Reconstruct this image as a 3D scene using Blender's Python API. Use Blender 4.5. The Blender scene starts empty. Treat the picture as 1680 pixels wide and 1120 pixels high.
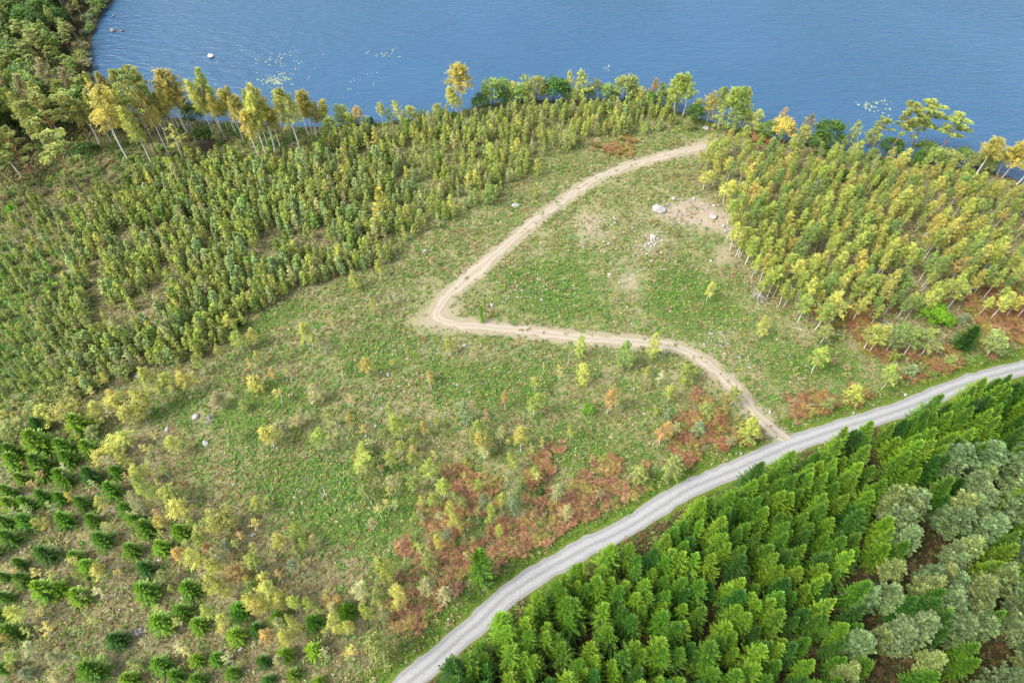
import bpy, bmesh, math, random
import numpy as np

# ------------------------------------------------------------------ camera, world, sun, exposure
sc = bpy.context.scene
F, W, H = 1120.0, 1680.0, 1120.0            # focal length and photo size in photo pixels
CH, PITCH = 110.0, math.radians(51.5)       # drone height, degrees below the horizon
cam_d = bpy.data.cameras.new('camera'); cam = bpy.data.objects.new('camera', cam_d)
sc.collection.objects.link(cam); sc.camera = cam
cam_d.sensor_width = 36.0; cam_d.lens = 24.0; cam_d.clip_end = 6000; cam_d.clip_start = 1
cam.location = (0, 0, CH); cam.rotation_euler = (math.pi/2-PITCH, 0, 0)
world = bpy.data.worlds.new('World'); sc.world = world; world.use_nodes = True
SUN_EL, SUN_AZ = math.radians(50), math.radians(-112)    # azimuth from +Y clockwise (sun behind left)
wn = world.node_tree; bg = wn.nodes['Background']
sky = wn.nodes.new('ShaderNodeTexSky'); sky.sky_type = 'NISHITA'; sky.sun_disc = False
sky.sun_elevation = SUN_EL; sky.sun_rotation = SUN_AZ; sky.dust_density = 3.0; sky.air_density = 1.0
hsv = wn.nodes.new('ShaderNodeHueSaturation'); hsv.inputs['Saturation'].default_value = .6   # thin high cloud
wn.links.new(sky.outputs[0], hsv.inputs['Color']); wn.links.new(hsv.outputs[0], bg.inputs[0]); bg.inputs[1].default_value = 0.15
sd = bpy.data.lights.new('sun', 'SUN'); so = bpy.data.objects.new('sun', sd); sc.collection.objects.link(so)
sd.energy = 1.35; sd.angle = math.radians(22); sd.color = (1, .96, .88)
so.rotation_euler = (math.pi/2-SUN_EL, 0, -SUN_AZ + math.pi)
sc.view_settings.view_transform = 'Standard'; sc.view_settings.look = 'None'
sc.view_settings.exposure = 1.2; sc.view_settings.gamma = 1
sc.cycles.max_bounces = 6; sc.cycles.diffuse_bounces = 3; sc.cycles.transmission_bounces = 3
sc.cycles.glossy_bounces = 2

C = bpy.context.scene.collection
R = np.random.RandomState(7); random.seed(7)

# ------------------------------------------------------------------ pixel <-> ground
FWD = np.array([0, math.cos(PITCH), -math.sin(PITCH)]); UP = np.array([0, math.sin(PITCH), math.cos(PITCH)])
CAM = np.array([0, 0, CH]); WZ = -0.8
def P(u, v, z=0.0):
    d = FWD + np.array([1., 0, 0])*((u-840)/F) + UP*((560-v)/F)
    t = (CH - z)/(-d[2]); p = CAM + d*t
    return np.array([p[0], p[1], z])
def proj(p):
    q = np.atleast_2d(p) - CAM; dz = q@FWD
    return np.stack([840 + F*q[:, 0]/dz, 560 - F*(q@UP)/dz, dz], 1)
def ppm(p): return F/max(1., float((np.asarray(p)-CAM)@FWD))
def solve_h(b, tu, tv, lo=1., hi=32.):
    hs = np.arange(lo, hi, .1); pts = np.stack([np.full_like(hs, b[0]), np.full_like(hs, b[1]), hs+b[2]], 1)
    q = proj(pts); return float(hs[np.argmin((q[:, 0]-tu)**2 + (q[:, 1]-tv)**2)])

_ng = R.rand(256, 256)
def vn(x, y):
    xi = np.floor(x).astype(int); yi = np.floor(y).astype(int); fx = x-xi; fy = y-yi
    fx = fx*fx*(3-2*fx); fy = fy*fy*(3-2*fy)
    g = lambda i, j: _ng[i % 256, j % 256]
    return (g(xi, yi)*(1-fx)+g(xi+1, yi)*fx)*(1-fy)+(g(xi, yi+1)*(1-fx)+g(xi+1, yi+1)*fx)*fy
def fbm(x, y, s, o=3, off=0.):
    a = 0.; t = 0.
    for k in range(o):
        a = a + vn(x/s*2**k+off+17*k, y/s*2**k+off*1.7+31*k)/2**k; t += 1/2**k
    return a/t
def wpoly(pts, z=0.0): return np.array([P(u, v, z)[:2] for u, v in pts])
def segdist(x, y, poly, closed=True):
    d = np.full(x.shape, 1e9); n = len(poly)
    for i in range(n if closed else n-1):
        a = poly[i]; b = poly[(i+1) % n]; e = b-a; L = e@e+1e-9
        t = np.clip(((x-a[0])*e[0]+(y-a[1])*e[1])/L, 0, 1)
        d = np.minimum(d, np.hypot(x-a[0]-t*e[0], y-a[1]-t*e[1]))
    return d
def inside(x, y, poly):
    c = np.zeros(x.shape, bool); n = len(poly)
    for i in range(n):
        a = poly[i]; b = poly[(i+1) % n]
        if a[1] == b[1]: continue
        k = ((a[1] > y) != (b[1] > y)) & (x < (b[0]-a[0])*(y-a[1])/(b[1]-a[1])+a[0])
        c ^= k
    return c
def sdf(x, y, poly):
    d = segdist(x, y, poly); return np.where(inside(x, y, poly), d, -d)
def smooth(a, b, t): t = np.clip((t-a)/(b-a), 0, 1); return t*t*(3-2*t)

# ------------------------------------------------------------------ the plan of the place (photo pixels -> ground)
SHORE = [(-600, 1700), (-900, -130), (300, -190), (215, -50), (184, 0), (166, 25), (152, 60), (143, 100), (156, 135), (178, 168),
         (230, 188), (330, 198), (440, 208), (540, 210), (620, 202), (700, 194), (757, 184), (800, 171), (850, 166), (940, 163), (1050, 165),
         (1120, 186), (1180, 205), (1238, 214), (1262, 226), (1310, 234), (1350, 240), (1400, 252), (1450, 258), (1520, 264),
         (1575, 276), (1610, 274), (1680, 300), (1800, 345), (2300, 470), (2900, 1700)]
shore = wpoly(SHORE, WZ)
ROAD = [(430, 1330), (560, 1215), (653, 1133), (769, 1034), (820, 986), (862, 955), (951, 903), (1037, 860), (1119, 808), (1210, 768), (1307, 726),
        (1397, 696), (1473, 673), (1587, 628), (1679, 604), (1780, 580), (1950, 548), (2300, 500)]
TRACK = [(1300, 730), (1265, 703), (1235, 672), (1210, 642), (1180, 612), (1150, 590), (1115, 573), (1070, 563), (1000, 558), (940, 553),
         (860, 543), (800, 537), (748, 531), (716, 519), (734, 487), (770, 455), (810, 420), (845, 390), (880, 360), (920, 332),
         (970, 298), (1020, 276), (1070, 261), (1128, 246), (1160, 239)]
def spline(pts, step=.6):
    p = np.array(pts); t = np.arange(len(p)); out = []
    for i in range(len(p)-1):
        p0 = p[max(i-1, 0)]; p1 = p[i]; p2 = p[i+1]; p3 = p[min(i+2, len(p)-1)]
        n = max(2, int(np.linalg.norm(p2-p1)/step))
        for k in range(n):
            s = k/n
            out.append(.5*((2*p1)+(-p0+p2)*s+(2*p0-5*p1+4*p2-p3)*s*s+(-p0+3*p1-3*p2+p3)*s**3))
    out.append(p[-1]); return np.array(out)
road = spline(wpoly(ROAD)); track = spline(wpoly(TRACK))
RHW = 1.72
def tw(n):                                   # half width of the dirt track along its length
    t = np.linspace(0, 1, n); return 1.3 + 1.5*np.exp(-((t-.545)/.022)**2) - .15*t + .6*np.exp(-(t/.02)**2)

ZP = {
 'lush': [[(470, 740), (690, 780), (690, 880), (620, 900), (560, 900), (480, 860), (410, 800)], [(900, 700), (1060, 725), (1030, 770), (880, 765)],
          [(690, 590), (900, 600), (900, 660), (720, 660)], [(1250, 555), (1420, 585), (1400, 622), (1260, 622)], [(250, 655), (330, 650), (300, 700), (240, 700)],
          [(380, 540), (480, 478), (520, 500), (420, 560)], [(340, 690), (450, 620), (520, 640), (420, 740)], [(-80, 420), (60, 430), (110, 560), (60, 640), (-80, 660)],
          [(560, 560), (680, 560), (700, 600), (560, 620)], [(950, 425), (990, 520), (900, 520), (800, 500), (850, 440)], [(1100, 430), (1200, 470), (1230, 540), (1120, 550), (1050, 500)]],
 'bracken': [[(728, 775), (780, 775), (792, 830), (770, 843), (735, 812)], [(685, 840), (735, 845), (735, 882), (700, 895), (683, 880)], [(865, 738), (905, 743), (920, 790), (900, 812), (868, 790)],
             [(960, 768), (1030, 758), (1056, 800), (1000, 843), (950, 855), (896, 868), (900, 830), (930, 810)], [(900, 850), (930, 872), (830, 940), (790, 965), (750, 965), (720, 1005), (655, 1065), (645, 1020), (690, 955), (760, 915), (800, 890)],
             [(1395, 500), (1440, 508), (1425, 545), (1500, 575), (1560, 560), (1600, 600), (1545, 622), (1485, 650), (1465, 622), (1500, 600), (1420, 575)],
             [(1555, 490), (1700, 450), (1780, 540), (1700, 560), (1620, 590), (1590, 540)], [(1280, 690), (1400, 645), (1425, 662), (1320, 702)], [(985, 236), (1040, 236), (1035, 250), (995, 254)],
             [(1150, 650), (1190, 665), (1230, 710), (1170, 740), (1100, 760), (1120, 700)], [(1235, 218), (1260, 230), (1250, 236), (1232, 228)], [(1345, 510), (1400, 500), (1420, 540), (1370, 560)]],
 'soil': [[(1095, 348), (1125, 330), (1160, 345), (1160, 362), (1130, 360)], [(1095, 348), (1125, 330), (1160, 345), (1160, 362), (1130, 360)], [(1045, 350), (1140, 318), (1230, 350), (1225, 400), (1150, 385), (1080, 365)], [(1012, 432), (1060, 440), (1050, 490), (1010, 478)], [(935, 345), (1005, 345), (995, 395), (945, 415)],
          [(1120, 225), (1190, 215), (1210, 235), (1150, 270), (1120, 262)], [(672, 528), (722, 480), (730, 545), (690, 543)], [(1040, 372), (1090, 380), (1075, 420), (1045, 410)], [(1165, 395), (1215, 380), (1215, 440), (1160, 440)],
          [(200, 715), (240, 700), (250, 760), (215, 765)], [(1235, 690), (1310, 715), (1290, 735), (1240, 738)]],
 'brown': [[(-80, 740), (180, 760), (240, 690), (300, 700), (280, 800), (400, 830), (520, 915), (600, 940), (650, 1120), (640, 1300), (-300, 1400)],
           [(1160, 245), (1250, 228), (1400, 262), (1600, 285), (1900, 330), (1900, 500), (1650, 560), (1450, 575), (1330, 540), (1200, 450), (1195, 350), (1130, 300)],
           [(0, 340), (140, 320), (250, 290), (340, 260), (560, 215), (640, 215), (600, 330), (650, 400), (560, 455), (430, 510), (330, 590), (230, 610), (100, 690), (60, 560)]],
 'forest': [[(-600, -190), (200, -190), (170, 20), (140, 110), (170, 190), (320, 210), (140, 230), (60, 300), (-100, 320), (-700, 500)],
            [(2300, 600), (1950, 590), (1690, 650), (1500, 700), (1330, 760), (1160, 826), (1040, 885), (950, 945), (870, 1030), (790, 1080), (640, 1210), (640, 1500), (2300, 1500)]],
}
ZW = {k: [wpoly(q) for q in v] for k, v in ZP.items()}
def zone(name, x, y, soft=2.5):
    m = np.full(x.shape, -1e9)
    for q in ZW[name]: m = np.maximum(m, sdf(x, y, q))
    return np.clip(.5+m/(2*soft), 0, 1)
def height(x, y):
    x = np.asarray(x, float); y = np.asarray(y, float)
    d = sdf(x, y, shore)
    land = -.8+.8*smooth(-.5, 9, d) + (fbm(x, y, 9, 3)-.5)*.9*smooth(1, 8, d)
    rd = np.minimum(segdist(x, y, road[::6], False)-RHW, segdist(x, y, track[::4], False)-2.6)
    land = land*np.where(d > 9, smooth(.3, 5, rd), 1)
    return np.where(d > -.5, land, -.8-.13*np.minimum(np.abs(d), 18)), d, rd

# ------------------------------------------------------------------ node helpers / materials
def newmat(n):
    m = bpy.data.materials.new(n); m.use_nodes = True; nt = m.node_tree
    for x in list(nt.nodes): nt.nodes.remove(x)
    return m, nt
def N(nt, t, **k):
    n = nt.nodes.new(t)
    for a, b in k.items():
        if a.startswith('i_'): n.inputs[int(a[2:])].default_value = b
        else: setattr(n, a, b)
    return n
def mixc(nt, fac, a, b, mode='MIX'):
    m = nt.nodes.new('ShaderNodeMix'); m.data_type = 'RGBA'; m.blend_type = mode
    for s, v in ((0, fac), (6, a), (7, b)):
        if isinstance(v, (int, float)): m.inputs[s].default_value = v
        elif isinstance(v, tuple): m.inputs[s].default_value = (*v, 1)
        else: nt.links.new(v, m.inputs[s])
    return m.outputs[2]
def mth(nt, op, a, b=None, c=None, clamp=False):
    m = nt.nodes.new('ShaderNodeMath'); m.operation = op; m.use_clamp = clamp
    for s, v in enumerate((a, b, c)):
        if v is None: continue
        if isinstance(v, (int, float)): m.inputs[s].default_value = v
        else: nt.links.new(v, m.inputs[s])
    return m.outputs[0]
def noise(nt, scale, detail=3, vec=None, rough=.55, dist=0):
    n = N(nt, 'ShaderNodeTexNoise'); n.inputs['Scale'].default_value = scale; n.inputs['Detail'].default_value = detail
    n.inputs['Roughness'].default_value = rough; n.inputs['Distortion'].default_value = dist
    if vec is not None: nt.links.new(vec, n.inputs['Vector'])
    return n.outputs[0]
def ramp(nt, f, a, b, lo=0., hi=1.):
    m = N(nt, 'ShaderNodeMapRange'); m.inputs[1].default_value = a; m.inputs[2].default_value = b
    m.inputs[3].default_value = lo; m.inputs[4].default_value = hi; nt.links.new(f, m.inputs[0]); m.interpolation_type = 'SMOOTHSTEP'
    return m.outputs[0]
def out_principled(nt, col, rough=.85, bump=None, bstr=.5, bdist=.1, spec=.3):
    p = N(nt, 'ShaderNodeBsdfPrincipled'); o = N(nt, 'ShaderNodeOutputMaterial')
    if isinstance(col, tuple): p.inputs['Base Color'].default_value = (*col, 1)
    else: nt.links.new(col, p.inputs['Base Color'])
    p.inputs['Roughness'].default_value = rough; p.inputs['Specular IOR Level'].default_value = spec
    if bump is not None:
        b = N(nt, 'ShaderNodeBump'); b.inputs['Strength'].default_value = bstr; b.inputs['Distance'].default_value = bdist
        nt.links.new(bump, b.inputs['Height']); nt.links.new(b.outputs[0], p.inputs['Normal'])
    nt.links.new(p.outputs[0], o.inputs[0]); return p
FARGS = {}
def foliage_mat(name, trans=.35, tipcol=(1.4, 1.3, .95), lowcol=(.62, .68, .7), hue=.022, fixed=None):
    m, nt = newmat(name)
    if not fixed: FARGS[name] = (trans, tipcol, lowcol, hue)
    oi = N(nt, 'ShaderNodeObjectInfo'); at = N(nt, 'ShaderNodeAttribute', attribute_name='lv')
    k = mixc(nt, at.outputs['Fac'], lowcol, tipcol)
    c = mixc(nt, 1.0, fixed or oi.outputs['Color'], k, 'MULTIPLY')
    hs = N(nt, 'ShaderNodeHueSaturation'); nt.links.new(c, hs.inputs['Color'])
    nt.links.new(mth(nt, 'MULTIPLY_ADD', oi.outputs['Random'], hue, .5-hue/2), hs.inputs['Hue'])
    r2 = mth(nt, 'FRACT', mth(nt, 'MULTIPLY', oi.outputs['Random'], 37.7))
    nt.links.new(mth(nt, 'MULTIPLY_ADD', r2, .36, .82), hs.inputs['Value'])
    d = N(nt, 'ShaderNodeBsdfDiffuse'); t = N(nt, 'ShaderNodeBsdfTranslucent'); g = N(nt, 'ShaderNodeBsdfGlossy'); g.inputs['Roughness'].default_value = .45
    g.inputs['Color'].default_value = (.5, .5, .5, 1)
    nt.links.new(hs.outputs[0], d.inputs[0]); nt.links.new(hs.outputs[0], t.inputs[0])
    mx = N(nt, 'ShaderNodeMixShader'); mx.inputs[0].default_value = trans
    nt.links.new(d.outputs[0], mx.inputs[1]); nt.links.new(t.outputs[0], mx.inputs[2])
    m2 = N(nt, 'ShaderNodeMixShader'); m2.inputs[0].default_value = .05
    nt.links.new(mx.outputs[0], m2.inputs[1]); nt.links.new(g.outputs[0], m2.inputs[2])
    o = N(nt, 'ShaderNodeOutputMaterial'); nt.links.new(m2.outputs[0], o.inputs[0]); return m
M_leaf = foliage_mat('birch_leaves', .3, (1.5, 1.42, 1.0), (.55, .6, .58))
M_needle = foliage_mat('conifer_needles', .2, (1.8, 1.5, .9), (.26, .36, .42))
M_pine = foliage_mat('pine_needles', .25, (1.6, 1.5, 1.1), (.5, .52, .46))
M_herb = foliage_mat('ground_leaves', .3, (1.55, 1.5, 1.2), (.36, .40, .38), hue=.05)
_tm = {}
def tinted(me, col):
    me = me.copy()
    for i, m in enumerate(me.materials):
        if m.name in FARGS:
            k = (m.name, col)
            if k not in _tm: _tm[k] = foliage_mat(m.name+'_tint', *FARGS[m.name], fixed=col)
            me.materials[i] = _tm[k]
        elif m.name == 'granite':
            k = ('granite', col)
            if k not in _tm:
                q = m.copy(); _tm[k] = q
                mx = [n for n in q.node_tree.nodes if n.bl_idname == 'ShaderNodeMix' and n.blend_type == 'MULTIPLY'][0]
                for l in list(mx.inputs[7].links): q.node_tree.links.remove(l)
                mx.inputs[7].default_value = (*col, 1)
            me.materials[i] = _tm[k]
    return me
def bark(name, a, b, sc_=3., z0=None, top=None):
    m, nt = newmat(name); tc = N(nt, 'ShaderNodeTexCoord')
    mp = N(nt, 'ShaderNodeMapping'); mp.inputs['Scale'].default_value = (1, 1, 2.2); nt.links.new(tc.outputs['Object'], mp.inputs[0])
    n = noise(nt, sc_, 3, mp.outputs[0]); c = mixc(nt, ramp(nt, n, .5, .68), a, b)
    if z0:
        s = N(nt, 'ShaderNodeSeparateXYZ'); nt.links.new(tc.outputs['Object'], s.inputs[0])
        c = mixc(nt, ramp(nt, s.outputs[2], z0*.55, z0), c, top)
    out_principled(nt, c, .8, n, .4, .02); return m
M_birch = bark('birch_bark', (.82, .8, .75), (.13, .12, .11), 3.5)
M_pineb = bark('pine_bark', (.2, .15, .12), (.1, .08, .07), 3., 8., (.42, .2, .09))
M_dark = bark('dark_bark', (.16, .12, .09), (.07, .055, .045), 3.)
M_grey = bark('weathered_wood', (.5, .47, .43), (.28, .25, .22), 3.)
m_, nt = newmat('granite'); g_ = N(nt, 'ShaderNodeNewGeometry'); oi = N(nt, 'ShaderNodeObjectInfo')
n1 = noise(nt, 1.7, 5, g_.outputs['Position']); n2 = noise(nt, 8, 3, g_.outputs['Position'])
c = mixc(nt, ramp(nt, n1, .4, .62), (.34, .335, .33), (.54, .52, .49)); c = mixc(nt, ramp(nt, n2, .58, .7), c, (.2, .2, .2))
c = mixc(nt, 1.0, c, oi.outputs['Color'], 'MULTIPLY'); out_principled(nt, c, .9, n2, .6, .05); M_rock = m_

# ------------------------------------------------------------------ mesh building
class MB:
    def __init__(s): s.v = []; s.f = []; s.n = 0; s.mi = []; s.lv = []
    def add(s, verts, faces, mi=0, lv=.5):
        verts = np.asarray(verts, float); faces = np.asarray(faces, int)
        s.v.append(verts); s.f.append(faces+s.n); s.n += len(verts); s.mi.append(np.full(len(faces), mi))
        s.lv.append(np.broadcast_to(np.asarray(lv, float), (len(faces),)).copy())
    def quads(s, c, a, b, lv, mi=0, cut=0.0):
        """c centre, a/b half axes (N,3)"""
        n = len(c); v = np.stack([c-a-b*(1-cut), c+a-b*.6, c+a*(1-cut)+b, c-a*.6+b], 1).reshape(-1, 3)
        s.add(v, np.arange(n*4).reshape(-1, 4), mi, lv)
    def tube(s, pts, rad, k=5, mi=0, lv=.5):
        pts = np.asarray(pts, float); rad = np.asarray(rad, float); n = len(pts)
        t = np.gradient(pts, axis=0); t /= np.linalg.norm(t, axis=1)[:, None]+1e-9
        ref = np.array([0, 0, 1.]) if abs(t[0][2]) < .8 else np.array([1., 0, 0])
        u = np.cross(t, ref); u /= np.linalg.norm(u, axis=1)[:, None]+1e-9; w = np.cross(t, u)
        an = np.arange(k)/k*2*math.pi
        v = (pts[:, None]+rad[:, None, None]*(u[:, None]*np.cos(an)[None, :, None]+w[:, None]*np.sin(an)[None, :, None])).reshape(-1, 3)
        f = [[i*k+j, i*k+(j+1) % k, (i+1)*k+(j+1) % k, (i+1)*k+j] for i in range(n-1) for j in range(k)]
        s.add(v, f, mi, lv)
    def mesh(s, name, mats):
        v = np.concatenate(s.v).astype('f'); f = np.concatenate([q for q in s.f]); me = bpy.data.meshes.new(name)
        me.vertices.add(len(v)); me.vertices.foreach_set('co', v.ravel())
        me.loops.add(f.size); me.loops.foreach_set('vertex_index', f.ravel().astype('i'))
        k = f.shape[1]; me.polygons.add(len(f)); me.polygons.foreach_set('loop_start', np.arange(0, f.size, k, dtype='i'))
        for m in mats: me.materials.append(m)
        me.polygons.foreach_set('material_index', np.concatenate(s.mi).astype('i'))
        a = me.attributes.new('lv', 'FLOAT', 'FACE'); a.data.foreach_set('value', np.concatenate(s.lv).astype('f'))
        me.update(); me.validate(); return me
def rdirs(n, r=R):
    d = r.normal(size=(n, 3)); return d/np.linalg.norm(d, axis=1)[:, None]
def leafset(mb, c, size, lv, mi=0, up=.5, aspect=.7, r=R):
    n = len(c); nr = rdirs(n, r); nr[:, 2] = np.abs(nr[:, 2])+up; nr /= np.linalg.norm(nr, axis=1)[:, None]
    q = rdirs(n, r); a = np.cross(nr, q); a /= np.linalg.norm(a, axis=1)[:, None]+1e-9; b = np.cross(nr, a)
    s = (size*r.uniform(.6, 1.3, n))[:, None]/2
    mb.quads(c, a*s, b*s*aspect, lv, mi, .35)

def birch(seed, h=8., cw=3., base=.32, nl=34, leaf=.2, per=45, fat=.075, stems=1, pos=.42, droop=.25, teardrop=True):
    """returns trunk mesh builder and crown mesh builder"""
    r = np.random.RandomState(seed); T = MB(); K = MB()
    for s in range(stems):
        lean = r.normal(size=2)*.03*h + (r.normal(size=2)*.1*h if stems > 1 else 0)
        t = np.linspace(0, 1, 9); w = r.normal(size=2)*.02*h
        tr = np.stack([lean[0]*t**1.3+w[0]*np.sin(t*5), lean[1]*t**1.3+w[1]*np.sin(t*4), t*h*.97*(1 if s == 0 else r.uniform(.75, .95))], 1)
        T.tube(tr, fat*(1-t*.88)*(1 if s == 0 else .8)+.008, 6)
        n = nl if stems == 1 else int(nl/stems*1.3)
        for i in range(n):
            q = base+(1-base)*((i+.5)/n)**.92; p0 = np.array([np.interp(q, t, tr[:, k]) for k in range(3)])
            v = (q-base)/(1-base); prof = (math.sin(math.pi*min(1, v*.86+.16)**pos*1.0) if v < .97 else .25)
            prof = ((1-v)**.6)*min(1., (v+.14)/.36)**.55*1.12+.06 if teardrop else max(.18, (1-abs(v-pos*.8)**1.8/(max(pos*.8, 1-pos*.8)**1.8))**.6)
            L = cw/2*prof*r.uniform(.7, 1.18); az = i*2.4+r.uniform(-.5, .5); el = math.radians(r.uniform(18, 45)+v*22)
            d = np.array([math.cos(az)*math.cos(el), math.sin(az)*math.cos(el), math.sin(el)]); tt = np.linspace(0, 1, 4)
            br = p0+d*L*tt[:, None]/max(.6, math.cos(el)); br[:, 2] -= droop*L*tt**2.2
            T.tube(br, fat*.3*(1-q*.6)*(1-tt*.8)+.004, 3)
            m = int(per*(.45+prof*.8)); u = r.beta(2.2, 1.3, m); c = p0+d*(L*u[:, None])/max(.6, math.cos(el))
            c[:, 2] -= droop*L*u**2.2; c += r.normal(size=(m, 3))*np.array([.1, .1, .1])*cw/2.2*(.6+.6*prof)
            c[:, 2] -= r.rand(m)*.06*h*droop*2
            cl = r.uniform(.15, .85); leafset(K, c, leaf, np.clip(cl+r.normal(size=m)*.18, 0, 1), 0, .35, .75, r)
    return T, K

def spruce(seed, h=12., rad=2.1, base=.06, step=.42, nb=7, droop=.28, dens=1., fr=.42):
    r = np.random.RandomState(seed); T = MB(); K = MB(); D = MB()
    t = np.linspace(0, 1, 6); bx = r.normal(size=2)*.012*h
    tr = np.stack([bx[0]*t*t, bx[1]*t*t, t*h], 1); T.tube(tr, .012*h*(1-t)**.8+.015, 6)
    z = h*base; asym = r.uniform(0, 6.28)
    while z < h*.985:
        q = z/h; Lm = rad*(1-q)**.72*(1.0 if q > .2 else .65+q*1.75)*1.05
        n = nb if q < .9 else 5; a0 = r.uniform(0, 6.28)
        for i in range(n):
            az = a0+i*6.283/n+r.normal()*.16; L = max(.22, Lm*r.uniform(.72, 1.16)*(1+.1*math.cos(az-asym)))
            el = math.radians(-12+48*q**1.4+r.normal()*5)
            dh = np.array([math.cos(az), math.sin(az), 0]); side = np.array([-dh[1], dh[0], 0])
            m = max(3, int(L/.27*dens)); u = (np.arange(m)+.8)/m
            c = np.array([0, 0, z+r.normal()*.05])+dh*(L*u*math.cos(el))[:, None]; c[:, 2] += L*u*math.sin(el)-droop*L*(u**1.2)*(1-q)+.16*L*u**4
            c[:, :2] += bx*q*q
            wd = fr*L**.35*(1.12-u)**.75*.8
            slope = np.gradient(c, axis=0); slope /= np.linalg.norm(slope, axis=1)[:, None]
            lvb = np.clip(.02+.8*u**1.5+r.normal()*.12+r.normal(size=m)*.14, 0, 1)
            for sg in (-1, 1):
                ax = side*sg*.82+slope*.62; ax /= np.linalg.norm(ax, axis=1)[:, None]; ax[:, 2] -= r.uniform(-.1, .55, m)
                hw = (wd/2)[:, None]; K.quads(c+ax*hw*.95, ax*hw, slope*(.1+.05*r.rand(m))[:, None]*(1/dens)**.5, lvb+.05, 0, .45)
            e = c[-1:]; K.quads(e+slope[-1:]*.1, slope[-1:]*.2, side[None]*.07, [.95], 0, .5)
        z += step*(.6+.6*(1-q))*r.uniform(.85, 1.15)
    K.quads(np.array([[bx[0], bx[1], h]]), np.array([[0, 0, .32]]), np.array([[.05, .02, 0]]), [1.], 0, .3)
    K.quads(np.array([[bx[0], bx[1], h]]), np.array([[0, 0, .32]]), np.array([[-.02, .05, 0]]), [1.], 0, .3)
    return T, K

def tuft(K, c, rad, n, lvc, r, size=.16, flat=.7):
    d = rdirs(n, r); d[:, 2] = np.abs(d[:, 2])*1.0-.25; d /= np.linalg.norm(d, axis=1)[:, None]
    cc = c+d*np.array([1, 1, flat])*rad*r.uniform(.45, 1., n)[:, None]
    q = rdirs(n, r); b = np.cross(d, q); b /= np.linalg.norm(b, axis=1)[:, None]+1e-9
    s = size*r.uniform(.7, 1.3, n)[:, None]
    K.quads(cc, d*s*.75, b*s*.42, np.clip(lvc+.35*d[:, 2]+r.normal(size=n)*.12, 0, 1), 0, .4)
def pine_young(seed, h=4., rad=.95, step=.42, nb=5, per=9, ts=.28, base=.06):
    r = np.random.RandomState(seed); T = MB(); K = MB(); t = np.linspace(0, 1, 5)
    T.tube(np.stack([0*t, 0*t, t*h], 1), .012*h*(1-t)+.012, 5); z = h*base+.1
    while z < h*.97:
        q = z/h; L0 = rad*(1-q)**.72*(.8+.8*q if q < .3 else 1.04); a0 = r.uniform(0, 6.28)
        for i in range(nb):
            az = a0+i*6.283/nb+r.normal()*.25; L = max(.12, L0*r.uniform(.7, 1.15)); el = math.radians(18+35*q+r.normal()*6)
            d = np.array([math.cos(az)*math.cos(el), math.sin(az)*math.cos(el), math.sin(el)])
            T.tube(np.array([[0, 0, z], [0, 0, z]+d*L]), [.012, .006], 3)
            k = max(1, int(L/(ts*1.25)))
            for j in range(k):
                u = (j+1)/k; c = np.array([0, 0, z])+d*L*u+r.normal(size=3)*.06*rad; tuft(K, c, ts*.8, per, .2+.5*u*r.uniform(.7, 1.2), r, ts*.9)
        z += step*r.uniform(.8, 1.2)*(1-.35*q)
    tuft(K, np.array([0, 0, h*.98]), ts*.7, per, .8, r, ts*.9, 1.3); return T, K
def pine_tall(seed, h=19., cr=2.9, base=.55, nl=17, fork=False, leaf=.36, n=44):
    r = np.random.RandomState(seed); T = MB(); K = MB(); t = np.linspace(0, 1, 9); w = r.normal(size=2)*.025*h
    tr = np.stack([w[0]*np.sin(t*2.6), w[1]*np.sin(t*2.2), t*h*.97], 1); T.tube(tr, .2*(1-t*.8), 7)
    for i in range(nl):
        q = base+(1-base)*(i+.4)/nl; p0 = np.array([np.interp(q, t, tr[:, k]) for k in range(3)]); v = (q-base)/(1-base)
        L = cr*(.55+.75*math.sin(math.pi*min(1, .25+v*.68)))*r.uniform(.5, 1.1)*(1 if v < .8 else .65); az = i*2.4+r.uniform(-.6, .6); el = math.radians(r.uniform(-5, 25)+v*40)
        d = np.array([math.cos(az)*math.cos(el), math.sin(az)*math.cos(el), math.sin(el)]); tt = np.linspace(0, 1, 4)
        br = p0+d*L*tt[:, None]; br[:, 2] += .1*L*np.sin(tt*3); T.tube(br, (.085 if fork else .055)*(1-tt*.8)+.008, 4)
        for j in range(r.randint(3, 5)):
            u = r.uniform(.45, 1.05); c = p0+d*L*u+np.array([r.normal()*.3, r.normal()*.3, .15+r.rand()*.25])*min(1., L/2)
            tuft(K, c, r.uniform(.4, .75), n, r.uniform(.25, .65), r, leaf, .55)
    tuft(K, tr[-1], .6, n, .6, r, leaf, .7); return T, K
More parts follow.
